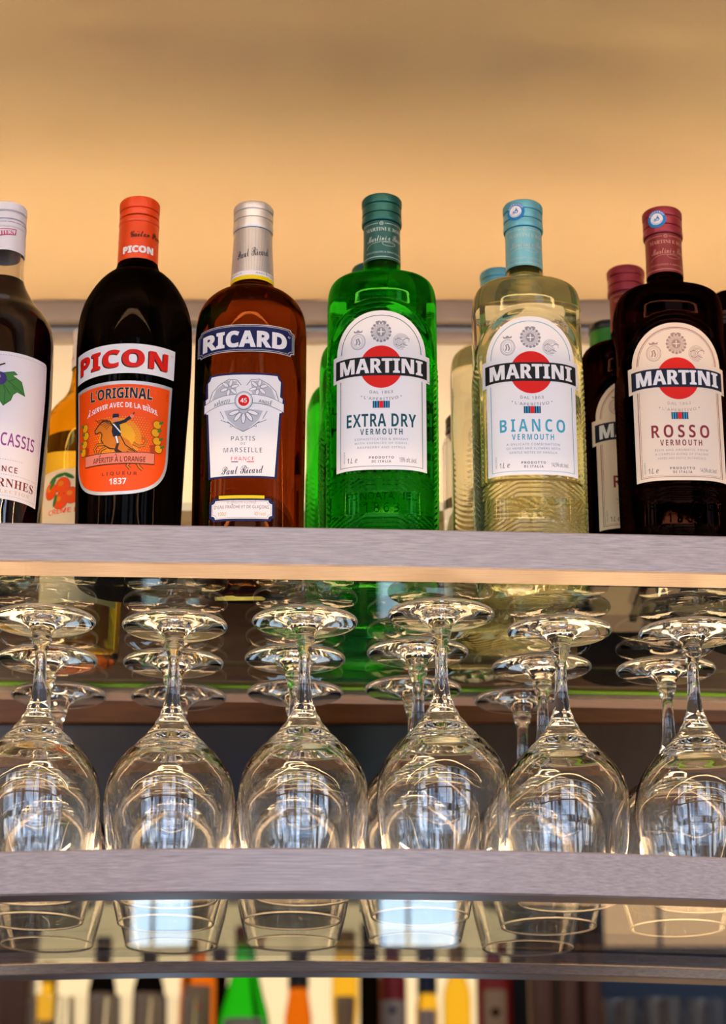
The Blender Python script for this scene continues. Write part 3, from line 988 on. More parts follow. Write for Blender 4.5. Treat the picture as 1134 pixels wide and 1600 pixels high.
A.ell(1.5, 101, 17, 16, AMBER, 2, n=48); A.ell(2.5, 102, 11, 11, YELLOW, 3, n=40)
for j in range(-10, 11):
    for i in range(-13, 14):
        x, y = 1.5 + (i + 0.5 * (j % 2)) * 2.05, 100 + j * 1.78
        d = math.hypot((x - 1.5) / 1.12, y - 100)
        if 10 < d < 25.5 and y > 68:
            A.ell(x, y, *([0.72 * (1 - (d - 10) / 26)] * 2), YELLOW, 4, n=6)
# rider on a rearing horse, in brown line work
H = PINK
HORSEC = inkm('horse_orange', 'e07a12')
A.poly([(-13, 112), (-8, 114.5), (-4, 111), (-3, 106), (3, 103), (9, 99.5), (12, 95), (10, 89), (6, 88), (2, 92), (-4, 93), (-9, 96), (-12, 101), (-14, 106)], HORSEC, 5)
A.poly([(-13.5, 113.5), (-10, 116), (-6.5, 114.5), (-8, 110), (-12, 107.5), (-18.5, 106.8), (-19.6, 109), (-16.5, 112)], HORSEC, 5)
A.line([(-19.6, 109), (-16.5, 112.4), (-12.5, 115.4), (-9, 116), (-6, 114.6), (-3.8, 110.6), (-3.4, 106.4)], 1.0, BROWN, 6)
A.line([(-19.4, 109), (-18.4, 106.9), (-14, 107.6), (-12.6, 105.4), (-13.4, 101.6), (-10.8, 97), (-6, 94), (0, 92.8), (5.5, 89.4), (10.6, 88.4)], 1.0, BROWN, 6)
for k in range(7):
    A.line([(-9 + k * 0.9, 115.6 - k * 0.6), (-13 + k * 1.1, 117.0 - k * 0.9), (-17 + k * 1.4, 116.4 - k * 1.1), (-19 + k * 1.7, 117.6 - k * 1.5)], 0.45, BROWN, 6)
for seg in ([(-11, 97.5), (-16.5, 98.2), (-19.2, 95.4), (-17.4, 91), (-20.8, 88.4)], [(-8.5, 95), (-13, 93.8), (-14.8, 90.8), (-13.4, 88), (-16.4, 86.6)], [(8, 92), (12.8, 90.4), (11.4, 86), (8.2, 80.0), (10.6, 78.0)], [(11, 93), (16, 89.6), (15, 84.6), (17.4, 80.0), (20.2, 77.8)]):
    A.line(seg, 2.6, BROWN, 6)
    A.line(seg, 1.4, HORSEC, 7)
A.line([(12, 97.5), (16.4, 95.4), (20.6, 96.6), (22.4, 100.2), (20.2, 103), (18.6, 101.4)], 2.4, BROWN, 6, taper=lambda q: 1.1 - 0.6 * q)
A.line([(12, 97.5), (16.4, 95.4), (20.6, 96.6), (22.4, 100.2), (20.2, 103), (18.6, 101.4)], 1.6, HORSEC, 7, taper=lambda q: 1.1 - 0.6 * q)
A.poly([(-3.6, 113.6), (0.6, 114.4), (2.4, 108), (2.8, 103), (-3.2, 102.6), (-4.6, 107)], NAVYD, 8)
A.line([(0, 112.6), (5.4, 114.4), (9.4, 117.6)], 2.5, NAVYD, 8)
A.ell(10.6, 118.4, 1.5, 1.5, PINK, 9, 16); A.line([(11, 119), (12.2, 121.4)], 0.8, BROWN, 9)
A.line([(-3.4, 112.6), (2.6, 105.6)], 0.9, WHITE, 9)
A.ell(-1.8, 116.4, 1.9, 2.2, PINK, 8, 18); A.poly([(-4.4, 117.2), (1.0, 117.6), (0.6, 120.2), (-3.8, 120.4)], NAVYD, 9)
A.line([(-1, 103), (0.6, 97.6), (-0.8, 92), (1.6, 90)], 2.4, BROWN, 8); A.line([(-1, 103), (0.6, 97.6)], 1.5, WHITE, 9)
A.line([(2.6, 103), (6.4, 96), (14, 91)], 0.8, BROWN, 8)
for sx, u0 in ((-1, -30.0), (1, 30.5)):
    for k, (dx, v) in enumerate(((0, 114), (-1.2, 107.6), (0.4, 101.4), (1.8, 95.6))):
        A.ell(u0 + dx * sx, v, 3.7, 3.4, BROWN, 5 + 2 * k, 24); A.ell(u0 + dx * sx, v, 3.3, 3.0, YELLOW, 6 + 2 * k, 24)
        A.ell(u0 + dx * sx + 3.4 * sx, v + 2.2, 2.3, 0.95, LEAFG, 7 + 2 * k, 14, rot=0.6 * sx)
us = [-29 + 58.5 * k / 24 for k in range(25)]
sag = lambda u: 1.3 * (u / 29) ** 2
A.poly([(-29, 90), (-26, 91), (-25, 97), (-29, 99)], DORANGE, 13); A.poly([(29.5, 90), (26, 91), (25, 97), (29.5, 99)], DORANGE, 13)
A.poly([(u, 81.6 + sag(u)) for u in us] + [(u, 90.6 + sag(u)) for u in us[::-1]], BROWN, 14)
A.poly([(u * 0.987, 82.1 + sag(u)) for u in us] + [(u * 0.987, 90.1 + sag(u)) for u in us[::-1]], PINK, 15)
A.text("APÉRITIF À L'ORANGE", 1, 85.9, 42, 4.0, MAROON, 16, 'bold', bend=-0.7)
A.text('LIQUEUR', 2.2, 74.4, 28, 3.2, MAROON, 2, 'bold', track=1.3)
A.text('1837', 1.2, 68.6, 13.5, 4.8, WHITE, 2, 'bold')
A.text('L70', 38.0, 137, 5, 1.2, MAROON, 2, 'sans', rot=PI / 2)
link('picture_label', A.bm(PW, du=2.2, dv=6.0, step=0.00004), A.inks, pic, angle=60)['label'] = 'orange label with rounded foot and silver edge'

# amber bottle with the navy banner
RN = pchip([0.0, 0.12, 0.17, 0.20, 0.21, 0.235], [2.9, 2.8, 2.4, 2.25, 2.1, 2.0])
ric, rf_ = turned('pastis_bottle', [(0, 0.034), (0.002, 0.037), (0.006, 0.0395), (0.015, 0.0402), (0.08, 0.0408), (0.15, 0.0414), (0.19, 0.0416), (0.201, 0.0414), (0.2124, 0.0402), (0.2215, 0.0366), (0.229, 0.0300), (0.2338, 0.0222), (0.2372, 0.0180),
                                    (0.2410, 0.0164), (0.2500, 0.0156), (0.287, 0.0139), (0.304, 0.0136)], M_AMBER, nn=RN)
ric['label'] = 'amber bottle of anise pastis with a silver cap, navy banner and white label'
ric.location = (-0.0840, 1.577, HGB)
SILV = pmat('silver_foil', 'c4c1c2', 0.3, 0.55)
bm = BM(); screw_cap(bm, 0.0151, 0.2850, 0.3076, band=0.38, kn=0.3); link('cap', bm, pmat('silver_cap', 'd3d0d0', 0.32, 0.6), ric, angle=35)
sr = lambda z: 0.0166 - (z - 0.2398) * 0.047
bm = BM()
loft(bm, rp([(sr(0.2398) - 0.0004, 0.2398), (sr(0.2398), 0.2398), (sr(0.262), 0.262), (sr(0.2848), 0.2848), (sr(0.2848) - 0.0004, 0.2848)]), seg=96, closed=True)
sl = link('neck_sleeve', bm, SILV, ric, angle=30)
A = Art()
A.rect(-49, 49, 239.9, 243.6, LEMON, 0)
A.rect(-49, 49, 243.6, 247.4, WHITE, 0)
for k in range(-16, 17):
    A.line([(k * 1.9, 247.6), (k * 3.0, 284)], 0.16, GREY, 0)
for c in (-30, 30):
    A.text('ANIS ÉTOILÉ, FENOUIL, RÉGLISSE', c - 2, 245.4, 50, 1.7, DKGREY, 1, 'sans')
A.text('Paul Ricard', 1.0, 263.4, 27, 7.2, NAVYD, 1, 'script', rot=0.16)
link('foil_print', A.bm(arcwrap(sr, 0.0158), du=1.5, base=0.0001), A.inks, sl, angle=60)
RW = sewrap(0.0412, 0.0412, 2.3, u0=-2.4, az=lambda v: rf_(v))
def rsw(u, v, lift):
    n = RN(v); a = rf_(v)
    return sewrap(a, a, n, u0=-2.4)(u, v, lift)
def plaque(hw, v0, v1, c, inset=0.0):
    """rectangle with scooped corners"""
    a, b0, b1 = hw - inset, v0 + inset, v1 - inset
    P = []
    for (cx, cyy, s0) in ((a, b0, PI), (a, b1, -PI / 2), (-a, b1, 0), (-a, b0, PI / 2)):
        arc = [(cx + c * math.cos(s0 - PI / 2 * k / 8), cyy + c * math.sin(s0 - PI / 2 * k / 8)) for k in range(9)]
        P += arc
    return P
A = Art()      # navy banner
A.poly(plaque(35.6, 168.8, 190.6, 2.6), SILVER, 0)
A.poly(plaque(35.6, 168.8, 190.6, 2.6, 0.6), NAVY, 1)
A.line(plaque(35.6, 168.8, 190.6, 2.6, 1.5), 0.35, SILVER, 2, closed=True)
A.text('RICARD', -0.5, 178.9, 61.5, 13.4, WHITE, 3, 'bold', off=0.022, track=1.04)
A.ring(31.8, 184.0, 0.8, 0.8, 0.25, WHITE, 3, 14)
link('banner_label', A.bm(rsw, du=2.0, dv=5.0), A.inks, ric, angle=60)['label'] = 'navy banner with white lettering'
A = Art()      # white tapering label with a navy edge
def taper_out(i):
    P = [(-24.4 + i, 70.0 + i), (24.4 - i, 70.0 + i), (27.2 - i, 121.0), (29.0 - i, 122.0), (29.4 - i, 133.0), (27.6 - i, 134.0), (28.0 - i, 146.0), (26.4 - i, 147.6), (25.4 - i, 151.8 - i)]
    Q = [(-x, y) for x, y in P[::-1]]
    return P[1:] + Q[:-1]
A.poly(taper_out(0), NAVY, 0)
A.poly(taper_out(1.5), WHITE, 1)
for q in (-1, 1):      # leaf and star-anise ornament behind the medal
    A.line([(q * 25, 131), (q * 23, 138), (q * 18, 143), (q * 11, 147), (q * 5, 146), (q * 2, 142)], 0.45, DKGREY, 2)
    A.poly([(q * 23, 132), (q * 20, 140), (q * 12, 146), (q * 5, 145), (q * 6, 135)], GREYL, 2)
    for (cx, cyy, R_) in ((10.5, 140.0, 6.6),):
        for k in range(6):
            a = 2 * PI * k / 6 + 0.3
            A.ell(q * cx + R_ * 0.62 * math.cos(a), cyy + R_ * 0.62 * math.sin(a), R_ * 0.44, R_ * 0.21, DKGREY, 3, 18, rot=a)
            A.ell(q * cx + R_ * 0.62 * math.cos(a), cyy + R_ * 0.62 * math.sin(a), R_ * 0.39, R_ * 0.165, WHITE, 4, 18, rot=a)
    A.line([(q * 17, 122), (q * 14, 116), (q * 16.5, 115), (q * 11, 112.6), (q * 9, 111.6), (q * 9.5, 109.4), (q * 7.6, 110)], 0.4, DKGREY, 2)
    A.poly([(0, 124), (q * 14, 122), (q * 11, 115), (q * 6, 110), (0, 105.6)], GREYL, 2)
    A.line([(q * 11.6, 113.6), (q * 6, 109), (0, 105.6)], 0.45, DKGREY, 3)
    us = [k / 12 for k in range(13)]
    rib = lambda s_: (q * (4.5 + 24.2 * s_), 131.5 - 5.6 * s_ ** 1.5 + 0.9 * math.sin(s_ * 3.1))
    top_ = [rib(s_) for s_ in us]
    A.poly([(x, y + 3.1) for x, y in top_] + [(x, y - 3.9) for x, y in top_[::-1]], DKGREY, 5)
    A.poly([(x * 0.995, y + 2.75) for x, y in top_] + [(x * 0.995, y - 3.55) for x, y in top_[::-1]], WHITE, 6)
    A.text('APÉRITIF' if q < 0 else 'ANISÉ', q * 15.5, 128.6, 12 if q < 0 else 9.5, 2.5, DKGREY, 7, 'bold', rot=-0.22 * q, off=-0.01)
for k in range(5):
    a = -PI / 2 + (k - 2) * 0.62
    A.ell(7.2 * math.cos(a), 122.4 + 7.2 * math.sin(a) * 0.9, 4.2, 1.7, DKGREY, 4, 18, rot=a)
    A.ell(7.2 * math.cos(a), 122.4 + 7.2 * math.sin(a) * 0.9, 3.8, 1.3, WHITE, 5, 18, rot=a)
A.ell(0, 129.8, 6.6, 7.2, DKGREY, 8); A.ell(0, 129.8, 6.2, 6.8, SILVER, 9); A.ell(0, 129.8, 5.2, 5.7, WHITE, 10); A.ell(0, 129.8, 4.0, 4.4, RED, 11)
A.text('45', 0, 129.8, 4.6, 3.6, WHITE, 12, 'bold')
A.text('PASTIS', 0, 100.4, 17.2, 3.5, NAVYD, 2, 'bold', off=-0.02, track=1.15)
A.text('DE', 0, 96.4, 3.2, 1.7, DKGREY, 2, 'sans', track=1.3)
A.text('MARSEILLE', 0, 91.5, 27.5, 3.7, NAVYD, 2, 'bold', off=-0.02, track=1.15)
A.text('FRANCE', 0, 84.8, 16.5, 3.0, RED, 2, 'bold', off=-0.02, track=1.1)
A.rect(-8.2, -3.2, 82.0, 82.6, NAVYD, 2); A.rect(3.0, 8.2, 82.0, 82.6, RED, 2)
A.text('Paul Ricard', 0, 76.2, 30, 6.2, NAVYD, 2, 'script', rot=0.05)
link('white_label', A.bm(rsw, du=2.2, dv=6.0, step=0.00005), A.inks, ric, angle=60)['label'] = 'white label with navy edge, red medal and ribbons'
A = Art()      # small foot label
A.poly(plaque(23.2, 37.2, 54.6, 2.6), NAVY, 0)
A.poly(plaque(23.2, 37.2, 54.6, 2.6, 1.7), WHITE, 1)
A.rect(-16.4, 16.0, 54.2, 56.6, LEMON, 2)
A.text('SE DÉGUSTE ALLONGÉ', -0.2, 51.2, 21, 1.5, TAUPE, 2, 'sans', track=1.1)
A.text("D'EAU FRAÎCHE ET DE GLAÇONS", -0.2, 47.9, 39, 2.4, MAROON, 2, 'sans', track=1.05)
A.text('100cl', -14, 42.8, 6, 3.0, GOLD, 2, 'bold'); A.text('45%vol', 13, 42.8, 8, 3.0, GOLD, 2, 'bold')
A.line(plaque(23.2, 37.2, 54.6, 2.6, 2.5), 0.25, TAUPE, 2, closed=True)
link('foot_label', A.bm(rsw, du=2.2, dv=6.0), A.inks, ric, angle=60)

# dark blackcurrant bottle at the left edge: clear glass with the liqueur inside
CP = [(0, 0.029), (0.002, 0.033), (0.006, 0.0352), (0.0525, 0.0372), (0.10, 0.0392), (0.1458, 0.0407), (0.182, 0.0402), (0.1915, 0.0397), (0.1989, 0.0383), (0.2084, 0.0337), (0.2173, 0.0265), (0.2269, 0.0208), (0.2349, 0.0170), (0.242, 0.0150), (0.250, 0.0145), (0.298, 0.0140)]
cas, cf = turned('liqueur_bottle', CP, M_CLEAR, cavity=(0.2385, 0.2965, 0.0022))
cas['label'] = 'dark blackcurrant liqueur bottle with a white cap, cut by the left edge'
cas.location = (-0.2708, 1.565, HGB)
bm = BM()
zz = [0.004, 0.006, 0.008] + [0.01 + 0.228 * k / 80 for k in range(81)]
loft(bm, [(z, cf(z) - 0.0024, cf(z) - 0.0024, 2.0) for z in zz], seg=96)
link('liqueur', bm, M_CASSIS, cas, angle=80)
bm = BM()
loft(bm, rp([(0.0146, 0.2595), (0.0151, 0.2595), (0.0150, 0.2700), (0.0148, 0.2790)]), seg=96, cap0=False, cap1=False)
screw_cap(bm, 0.0148, 0.2792, 0.3008, n_kn=60, band=0.3, kn=0.36)
capo = link('cap', bm, pmat('white_cap', 'e6e2ec', 0.4), cas, angle=35)
A = Art()
A.poly([(-19, 268.5), (9.8, 272.6), (10.4, 277.6), (-19, 276.5)], MAGENTA, 0)
A.poly([(-18.4, 269.4), (9.0, 273.2), (9.6, 276.8), (-18.4, 275.8)], inkm('cap_white', 'e6e2ec', 0.5), 1)
A.text('VERNHES', -3.6, 273.3, 23, 3.4, MAGENTA, 2, 'serif', rot=0.09)
for k in range(-3, 5):
    A.rect(-3 + k * 6.2, 2.2 + k * 6.2, 283.0, 283.4, DKGREY, 0)
link('stamp_print', A.bm(arcwrap(lambda v: 0.0151 - (v - 0.2595) * 0.012, 0.0149), du=1.2, base=0.00025), A.inks, capo, angle=60)
A = Art()
CW = arcwrap(cf, 0.041, 5.0)
P = [(-44.7, 52), (44.7, 51.8), (44.7, 161.5)] + [(44.7 - 3 * (1 - math.cos(PI / 2 * k / 6)), 161.5 + 3 * math.sin(PI / 2 * k / 6)) for k in range(1, 7)] + [(-42, 164.8), (-44.7, 162)]
A.poly(P, LILAC, 0)
for k in range(44):
    A.rect(-42 + 1.95 * k, -41 + 1.95 * k, 161.7, 162.0, GREY, 1)
    A.rect(-42 + 1.95 * k, -41 + 1.95 * k, 54.4, 54.7, GREY, 1)
    A.rect(-42 + 1.95 * k, -41 + 1.95 * k, 70.2, 70.5, GREY, 1)
for k in range(54):
    A.rect(42.0, 42.3, 55 + 2 * k, 56 + 2 * k, GREY, 1)
    A.rect(-42.3, -42.0, 55 + 2 * k, 56 + 2 * k, GREY, 1)
A.poly([(4, 147), (14, 149.5), (16.5, 147.6), (13, 146), (20, 142.5), (23.4, 132.0), (17, 134), (14, 131.5), (12.6, 127), (7, 122.0), (4, 126), (0, 130)], LEAFG, 1)
for q in ([(4, 146), (12, 140), (22.6, 133)], [(4, 144), (8, 134), (8, 124)], [(10, 141), (15, 144)], [(13, 138), (16, 135.4)], [(7, 138), (12, 131)]):
    A.line(q, 0.5, LEAFD, 2)
A.line([(4, 147), (14, 149.5), (16.5, 147.6), (13, 146), (20, 142.5), (23.4, 132.0), (17, 134), (14, 131.5), (12.6, 127), (7, 122.0)], 0.5, LEAFD, 2)
for (u, v, r_) in ((3.5, 143, 5.2), (-5, 138, 5.4), (-2, 129, 5.2), (-12, 131, 5.0), (-9, 146, 4.6)):
    A.ell(u, v, r_, r_, PLUM, 3); A.ell(u - 1, v + 1.4, r_ * 0.35, r_ * 0.3, GREY, 4, 18)
A.line([(-9, 150), (0, 152), (7, 155)], 1.2, BROWN, 3)
A.text('CASSIS', 21.5, 97.0, 29, 10.0, PURPLE, 1, 'sans', off=0.012, track=1.1)
A.text('DE', -3, 97.0, 9, 10.0, PURPLE, 1, 'sans', off=0.012, track=1.1)
A.text('FRANCE', 9.0, 74.6, 26, 4.4, MAROON, 1, 'sans', off=0.012, track=1.2)
A.text('VERNHES', 16.0, 64.2, 46, 6.6, MAROON, 1, 'serif', track=1.05)
A.text('SÉLECTION', 18.0, 57.8, 34, 2.6, GOLD, 1, 'serif', track=1.3)
for k in range(24):
    A.rect(-20 + 1.95 * k, -19 + 1.95 * k, 81.5, 81.8, GREY, 1)
link('label', A.bm(CW, du=2.0, dv=8.0), A.inks, cas, angle=60)['label'] = 'pale lilac label with a green leaf and plum berries'

# small honey coloured liqueur bottle behind
HP = [(0, 0.027), (0.002, 0.031), (0.006, 0.033), (0.12, 0.0346), (0.15, 0.0352), (0.1859, 0.0362), (0.197, 0.0357), (0.2064, 0.0341), (0.213, 0.0312), (0.2185, 0.0275), (0.228, 0.0200), (0.2358, 0.0164), (0.244, 0.0150), (0.2545, 0.0145), (0.286, 0.0140)]
hon, hf = turned('liqueur_bottle', HP, M_HONEY, cavity=(0.187, 0.284, 0.0024))
hon['label'] = 'honey coloured liqueur bottle with an orange fruit label, half hidden behind the black one'
hon.location = (-0.228, 1.762, HGB)
bm = BM()
loft(bm, rp([(0.0150, 0.2540), (0.0154, 0.2540), (0.0152, 0.268), (0.0150, 0.2710)]), seg=72, cap0=False, cap1=False)
screw_cap(bm, 0.0150, 0.2712, 0.2900, n_kn=60, band=0.3)
capo = link('cap', bm, pmat('rosy_white_cap', 'e6d6cf', 0.4), hon, angle=35)
A = Art()
for c in (-23, 0, 23):
    A.text('VERNHES', c, 262, 17, 3.2, MAGENTA, 1, 'serif')
link('stamp_print', A.bm(arcwrap(lambda v: 0.0153 - (v - 0.2540) * 0.015, 0.015), du=1.2, base=0.0003), A.inks, capo, angle=60)
A = Art()
A.poly([(-40, 40), (40, 40), (40, 153), (-40, 153)], CREAM, 0)
A.line([(-38, 42), (38, 42), (38, 151), (-38, 151)], 0.4, GOLD, 1, closed=True)
for (u, v) in ((-26.5, 136), (-14, 139), (-6, 130), (-16, 126)):
    A.ell(u, v, 7.0, 7.2, DORANGE, 1, 30); A.ell(u, v, 6.5, 6.7, ORANGE, 2, 30); A.ell(u - 1.6, v + 2, 2.6, 2.2, AMBER, 3, 20)
for (u, v, r_) in ((-23, 146, 0.5), (-17, 148, 0.1), (-9, 147, -0.5), (-21, 127, 1.3), (-24, 142, 0.9)):
    A.ell(u, v, 5.4, 1.7, LEAFG, 4, 20, rot=r_); A.line([(u - 4 * math.cos(r_), v - 4 * math.sin(r_)), (u + 4 * math.cos(r_), v + 4 * math.sin(r_))], 0.35, LEAFD, 5)
A.text('CRÈME DE PÊCHE', 0, 117.6, 56, 4.4, ORANGE, 1, 'sans', off=0.014)
link('label', A.bm(arcwrap(hf, 0.035), du=2.0, dv=10.0), A.inks, hon, angle=60)

sho, sf = turned('spirit_bottle', [(0, 0.018), (0.002, 0.022), (0.006, 0.0238), (0.20, 0.0240), (0.206, 0.0225), (0.212, 0.0195), (0.226, 0.0190)], M_CLEAR, cavity=(0.150, 0.224, 0.0018))
sho['label'] = 'short clear bottle with a dark brown cap, half hidden behind the pale yellow ones'
q = at(735, 648, 1.79)
sho.location = (q.x, 1.80, HGB)
bm = BM(); screw_cap(bm, 0.0208, 0.212, q.z - HGB); link('cap', bm, pmat('brown_cap', '3a2a20', 0.4), sho, angle=35)
gre, gf = turned('spirit_bottle', [(0, 0.030), (0.002, 0.034), (0.006, 0.036), (0.17, 0.0365), (0.19, 0.0350), (0.205, 0.030), (0.224, 0.0200), (0.240, 0.0165), (0.30, 0.0150)], M_ROSSO)
gre['label'] = 'dark bottle with a green collar under a black cap, behind the burgundy capped one'
q = at(953, 500, 1.785)
gre.location = (q.x, 1.80, HGB)
zt = q.z - HGB
bm = BM(); screw_cap(bm, 0.0172, zt - 0.007, zt, top=0.0008); link('cap', bm, pmat('black_cap', '121214', 0.4), gre, angle=35)
bm = BM(); loft(bm, rp([(0.0160, zt - 0.026), (0.0168, zt - 0.026), (0.0166, zt - 0.0073), (0.0160, zt - 0.0073)]), seg=72, closed=True)
link('collar', bm, pmat('green_collar', '0f7a24', 0.35, 0.1), gre, angle=30)['label'] = 'bright green collar'

# dark bottle with a black cap at the right edge, behind the dark red one
blk, bf = turned('spirit_bottle', [(0, 0.030), (0.002, 0.034), (0.006, 0.036), (0.18, 0.0365), (0.20, 0.0350), (0.215, 0.030), (0.232, 0.0195), (0.244, 0.0155), (0.30, 0.0140)], M_DARK)
blk['label'] = 'dark bottle with a black cap at the right edge, behind the burgundy capped one'
q = at(1147, 482, 1.70)
blk.location = (q.x, 1.715, HGB)
bm = BM(); screw_cap(bm, 0.0150, 0.270, q.z - HGB); link('cap', bm, pmat('black_cap', '121214', 0.4), blk, angle=35)

# ------------------------------------------------------------------ the back bar seen under the shelves
BZ = CZ + 0.330
bm = BM(); box(bm, -1.9, 1.9, 3.60, 4.13, BZ - 0.03, BZ, bevel=0.002)
tag(link('back_bar_shelf', bm, M_BOARD), 'brown wooden shelf of the back bar carrying the blurred bottles', 'shelf')
bm = BM(); box(bm, -1.9, 1.9, 3.96, 4.13, 0.0005, BZ - 0.032, bevel=0.003)
tag(link('back_bar_cabinet', bm, M_DARKWOOD), 'dark wooden back bar cabinet below the bottle shelf', 'cabinet')
bm = BM(); box(bm, -2.2, 2.2, 4.20, 4.3, 0.0, 2.6)
struct('wall_rear', bm, pmat('dark_back_wall', '2a2522', 0.7), smooth=False)
xa, xb = at(50, 1560, 4.10).x, at(800, 1560, 4.10).x
t = thing('light_panel', 'warm backlit panel glowing behind the bottles of the back bar', 'light panel', ((xa + xb) / 2, 4.11, BZ + 0.0004))
w = (xb - xa) / 2
bm = BM(); box(bm, -w, w, -0.006, 0.008, 0.0, 0.46, bevel=0.002); link('panel_frame', bm, M_ALU, t)
bm = BM(); box(bm, -w + 0.006, w - 0.006, -0.0075, -0.0062, 0.006, 0.454); link('diffuser', bm, emit('warm_panel', (1.0, 0.74, 0.40), L_PANEL), t, smooth=False)
# unseen lit boxes, added to give the lower glass shelf its blue and amber reflections
def glowbox(p0, p1, label, col=(0.55, 0.78, 1.0), st=2.5):
    x0, x1 = at(p0, 1450, 3.64).x, at(p1, 1450, 3.64).x
    t = thing('added_glowbox', label, 'glowbox', ((x0 + x1) / 2, 3.80, 0.0004))
    w, H = (x1 - x0) / 2, CZ - 0.012
    bm = BM(); box(bm, -w, w, -0.15, 0.15, 0, H, bevel=0.003); link('body', bm, pmat('glowbox_body', '1b1c1f', 0.4), t)
    bm = BM()
    for (a, b, c, d) in ((-w, -w + 0.008, 0.04, H), (w - 0.008, w, 0.04, H), (-w, w, H - 0.012, H), (-w, w, 0.04, 0.06), (-w * 0.28, -w * 0.28 + 0.006, 0.06, H - 0.012)):
        box(bm, a, b, -0.168, -0.1515, c, d)
    d_ = link('front_frame', bm, M_FRAME, t, smooth=False)
    bm = BM(); box(bm, -w + 0.01, w - 0.01, -0.1512, -0.1505, 0.062, H - 0.0125); link('lit_face', bm, emit('glowbox_light', col, st), t, smooth=False)
    return t
glowbox(585, 722, 'unseen added fridge mirrored bright blue in the lower glass shelf, below the green bottle')
glowbox(935, 1190, 'unseen added amber glowbox mirrored in the lower glass shelf at the far right', (1.0, 0.60, 0.29), 1.1)
glowbox(196, 305, 'narrower unseen added fridge mirrored pale blue in the lower glass shelf, below the black bottle')
# wooden posts: a broad one on the left, three rounded ones to the right of the bottles
def post(px, wd, label, D=3.85, depth=0.06, rnd=True):
    x = at(px, 1560, D).x
    bm = BM()
    pr = [(0.0, wd / 2, depth / 2, 3.0 if rnd else 8.0), (1.0, wd / 2, depth / 2, 3.0 if rnd else 8.0)]
    loft(bm, pr, seg=48)
    for v in bm.verts:
        v.co.z *= 2.5 - BZ
    o = tag(link('wooden_post', bm, M_DARKWOODP), label, 'post')
    o.location = (x, D, BZ + 0.0003)
M_DARKWOODP = woodmat('reddish_post_wood', '5a3424', '7d5240', scale=(30, 30, 2), rough=0.5)
post(18, 0.066, 'broad brown wooden post at the left of the back bar', D=3.80, rnd=False)
for k, (px, wd) in enumerate(((846, 0.042), (889, 0.034), (924, 0.032))):
    post(px, wd, ['rounded brown wooden post next to the red boxed bottle', 'rounded brown wooden post, middle one of the three beside the dark panel', 'rounded brown wooden post against the dark blue panel'][k])
bm = BM(); box(bm, at(941, 1560, 4.0).x, 1.85, 4.0, 4.02, BZ + 0.0003, 2.5)
tag(link('splashback', bm, pmat('dark_blue_panel', '1d3856', 0.3), smooth=False), 'dark blue glossy panel behind the tumblers on the right', 'panel')

def back_bottle(px, D, label, pts, mat_, cap, cap_z, lab=None, neck_lab=None):
    t, f = turned('spirit_bottle', pts, mat_, seg=64)
    t['label'] = label
    t.location = (at(px, 1560, D).x, D, BZ + 0.0003)
    H = pts[-1][0]
    bm = BM(); screw_cap(bm, f(cap_z) + 0.0009, cap_z, H + 0.003, n_kn=40, seg=80)
    link('cap', bm, cap, t, angle=35)
    if lab:
        A = Art()
        v0, v1, hw, paper, blob = lab
        A.rect(-hw, hw, v0, v1, paper, 0)
        if blob:
            bu, bv, br, bi = blob
            A.ell(bu, bv, br, br, bi, 1)
            A.rect(-hw * 0.7, hw * 0.7, v0 + 6, v0 + 8, bi, 1)
            A.rect(-hw * 0.5, hw * 0.5, v0 + 11, v0 + 12.5, bi, 1)
        link('label', A.bm(arcwrap(f, f(0.5 * (v0 + v1) / 1000)), du=3.0, dv=10.0), A.inks, t, angle=60)
    return t
def shape(r, zs, zn, H, nr=0.014):
    """straight body to zs, shoulder to zn, neck to H"""
    return [(0, r - 0.004), (0.003, r - 0.0005), (0.008, r), (zs, r), (zs + (zn - zs) * 0.25, r * 0.95), (zs + (zn - zs) * 0.6, r * 0.66 + nr * 0.3), (zn, nr + 0.001), (zn + 0.015, nr), (H, nr - 0.001)]
C_BLK = pmat('black_stopper', '141312', 0.4)
C_RED = pmat('red_foil', 'a01414', 0.4, 0.2)
C_GLD = pmat('gold_foil', 'b98a3c', 0.35, 0.5)
C_NVY = pmat('navy_foil', '1c2440', 0.4, 0.2)
M_WHSK = glass('whisky', (0.86, 0.42, 0.08), 1.42)
M_REDB = pmat('red_lacquered_bottle', '9c0f12', 0.3)
TAN = inkm('tan_paper', 'b89a7c')
TANW = inkm('dull_white_paper', 'bdb2aa')
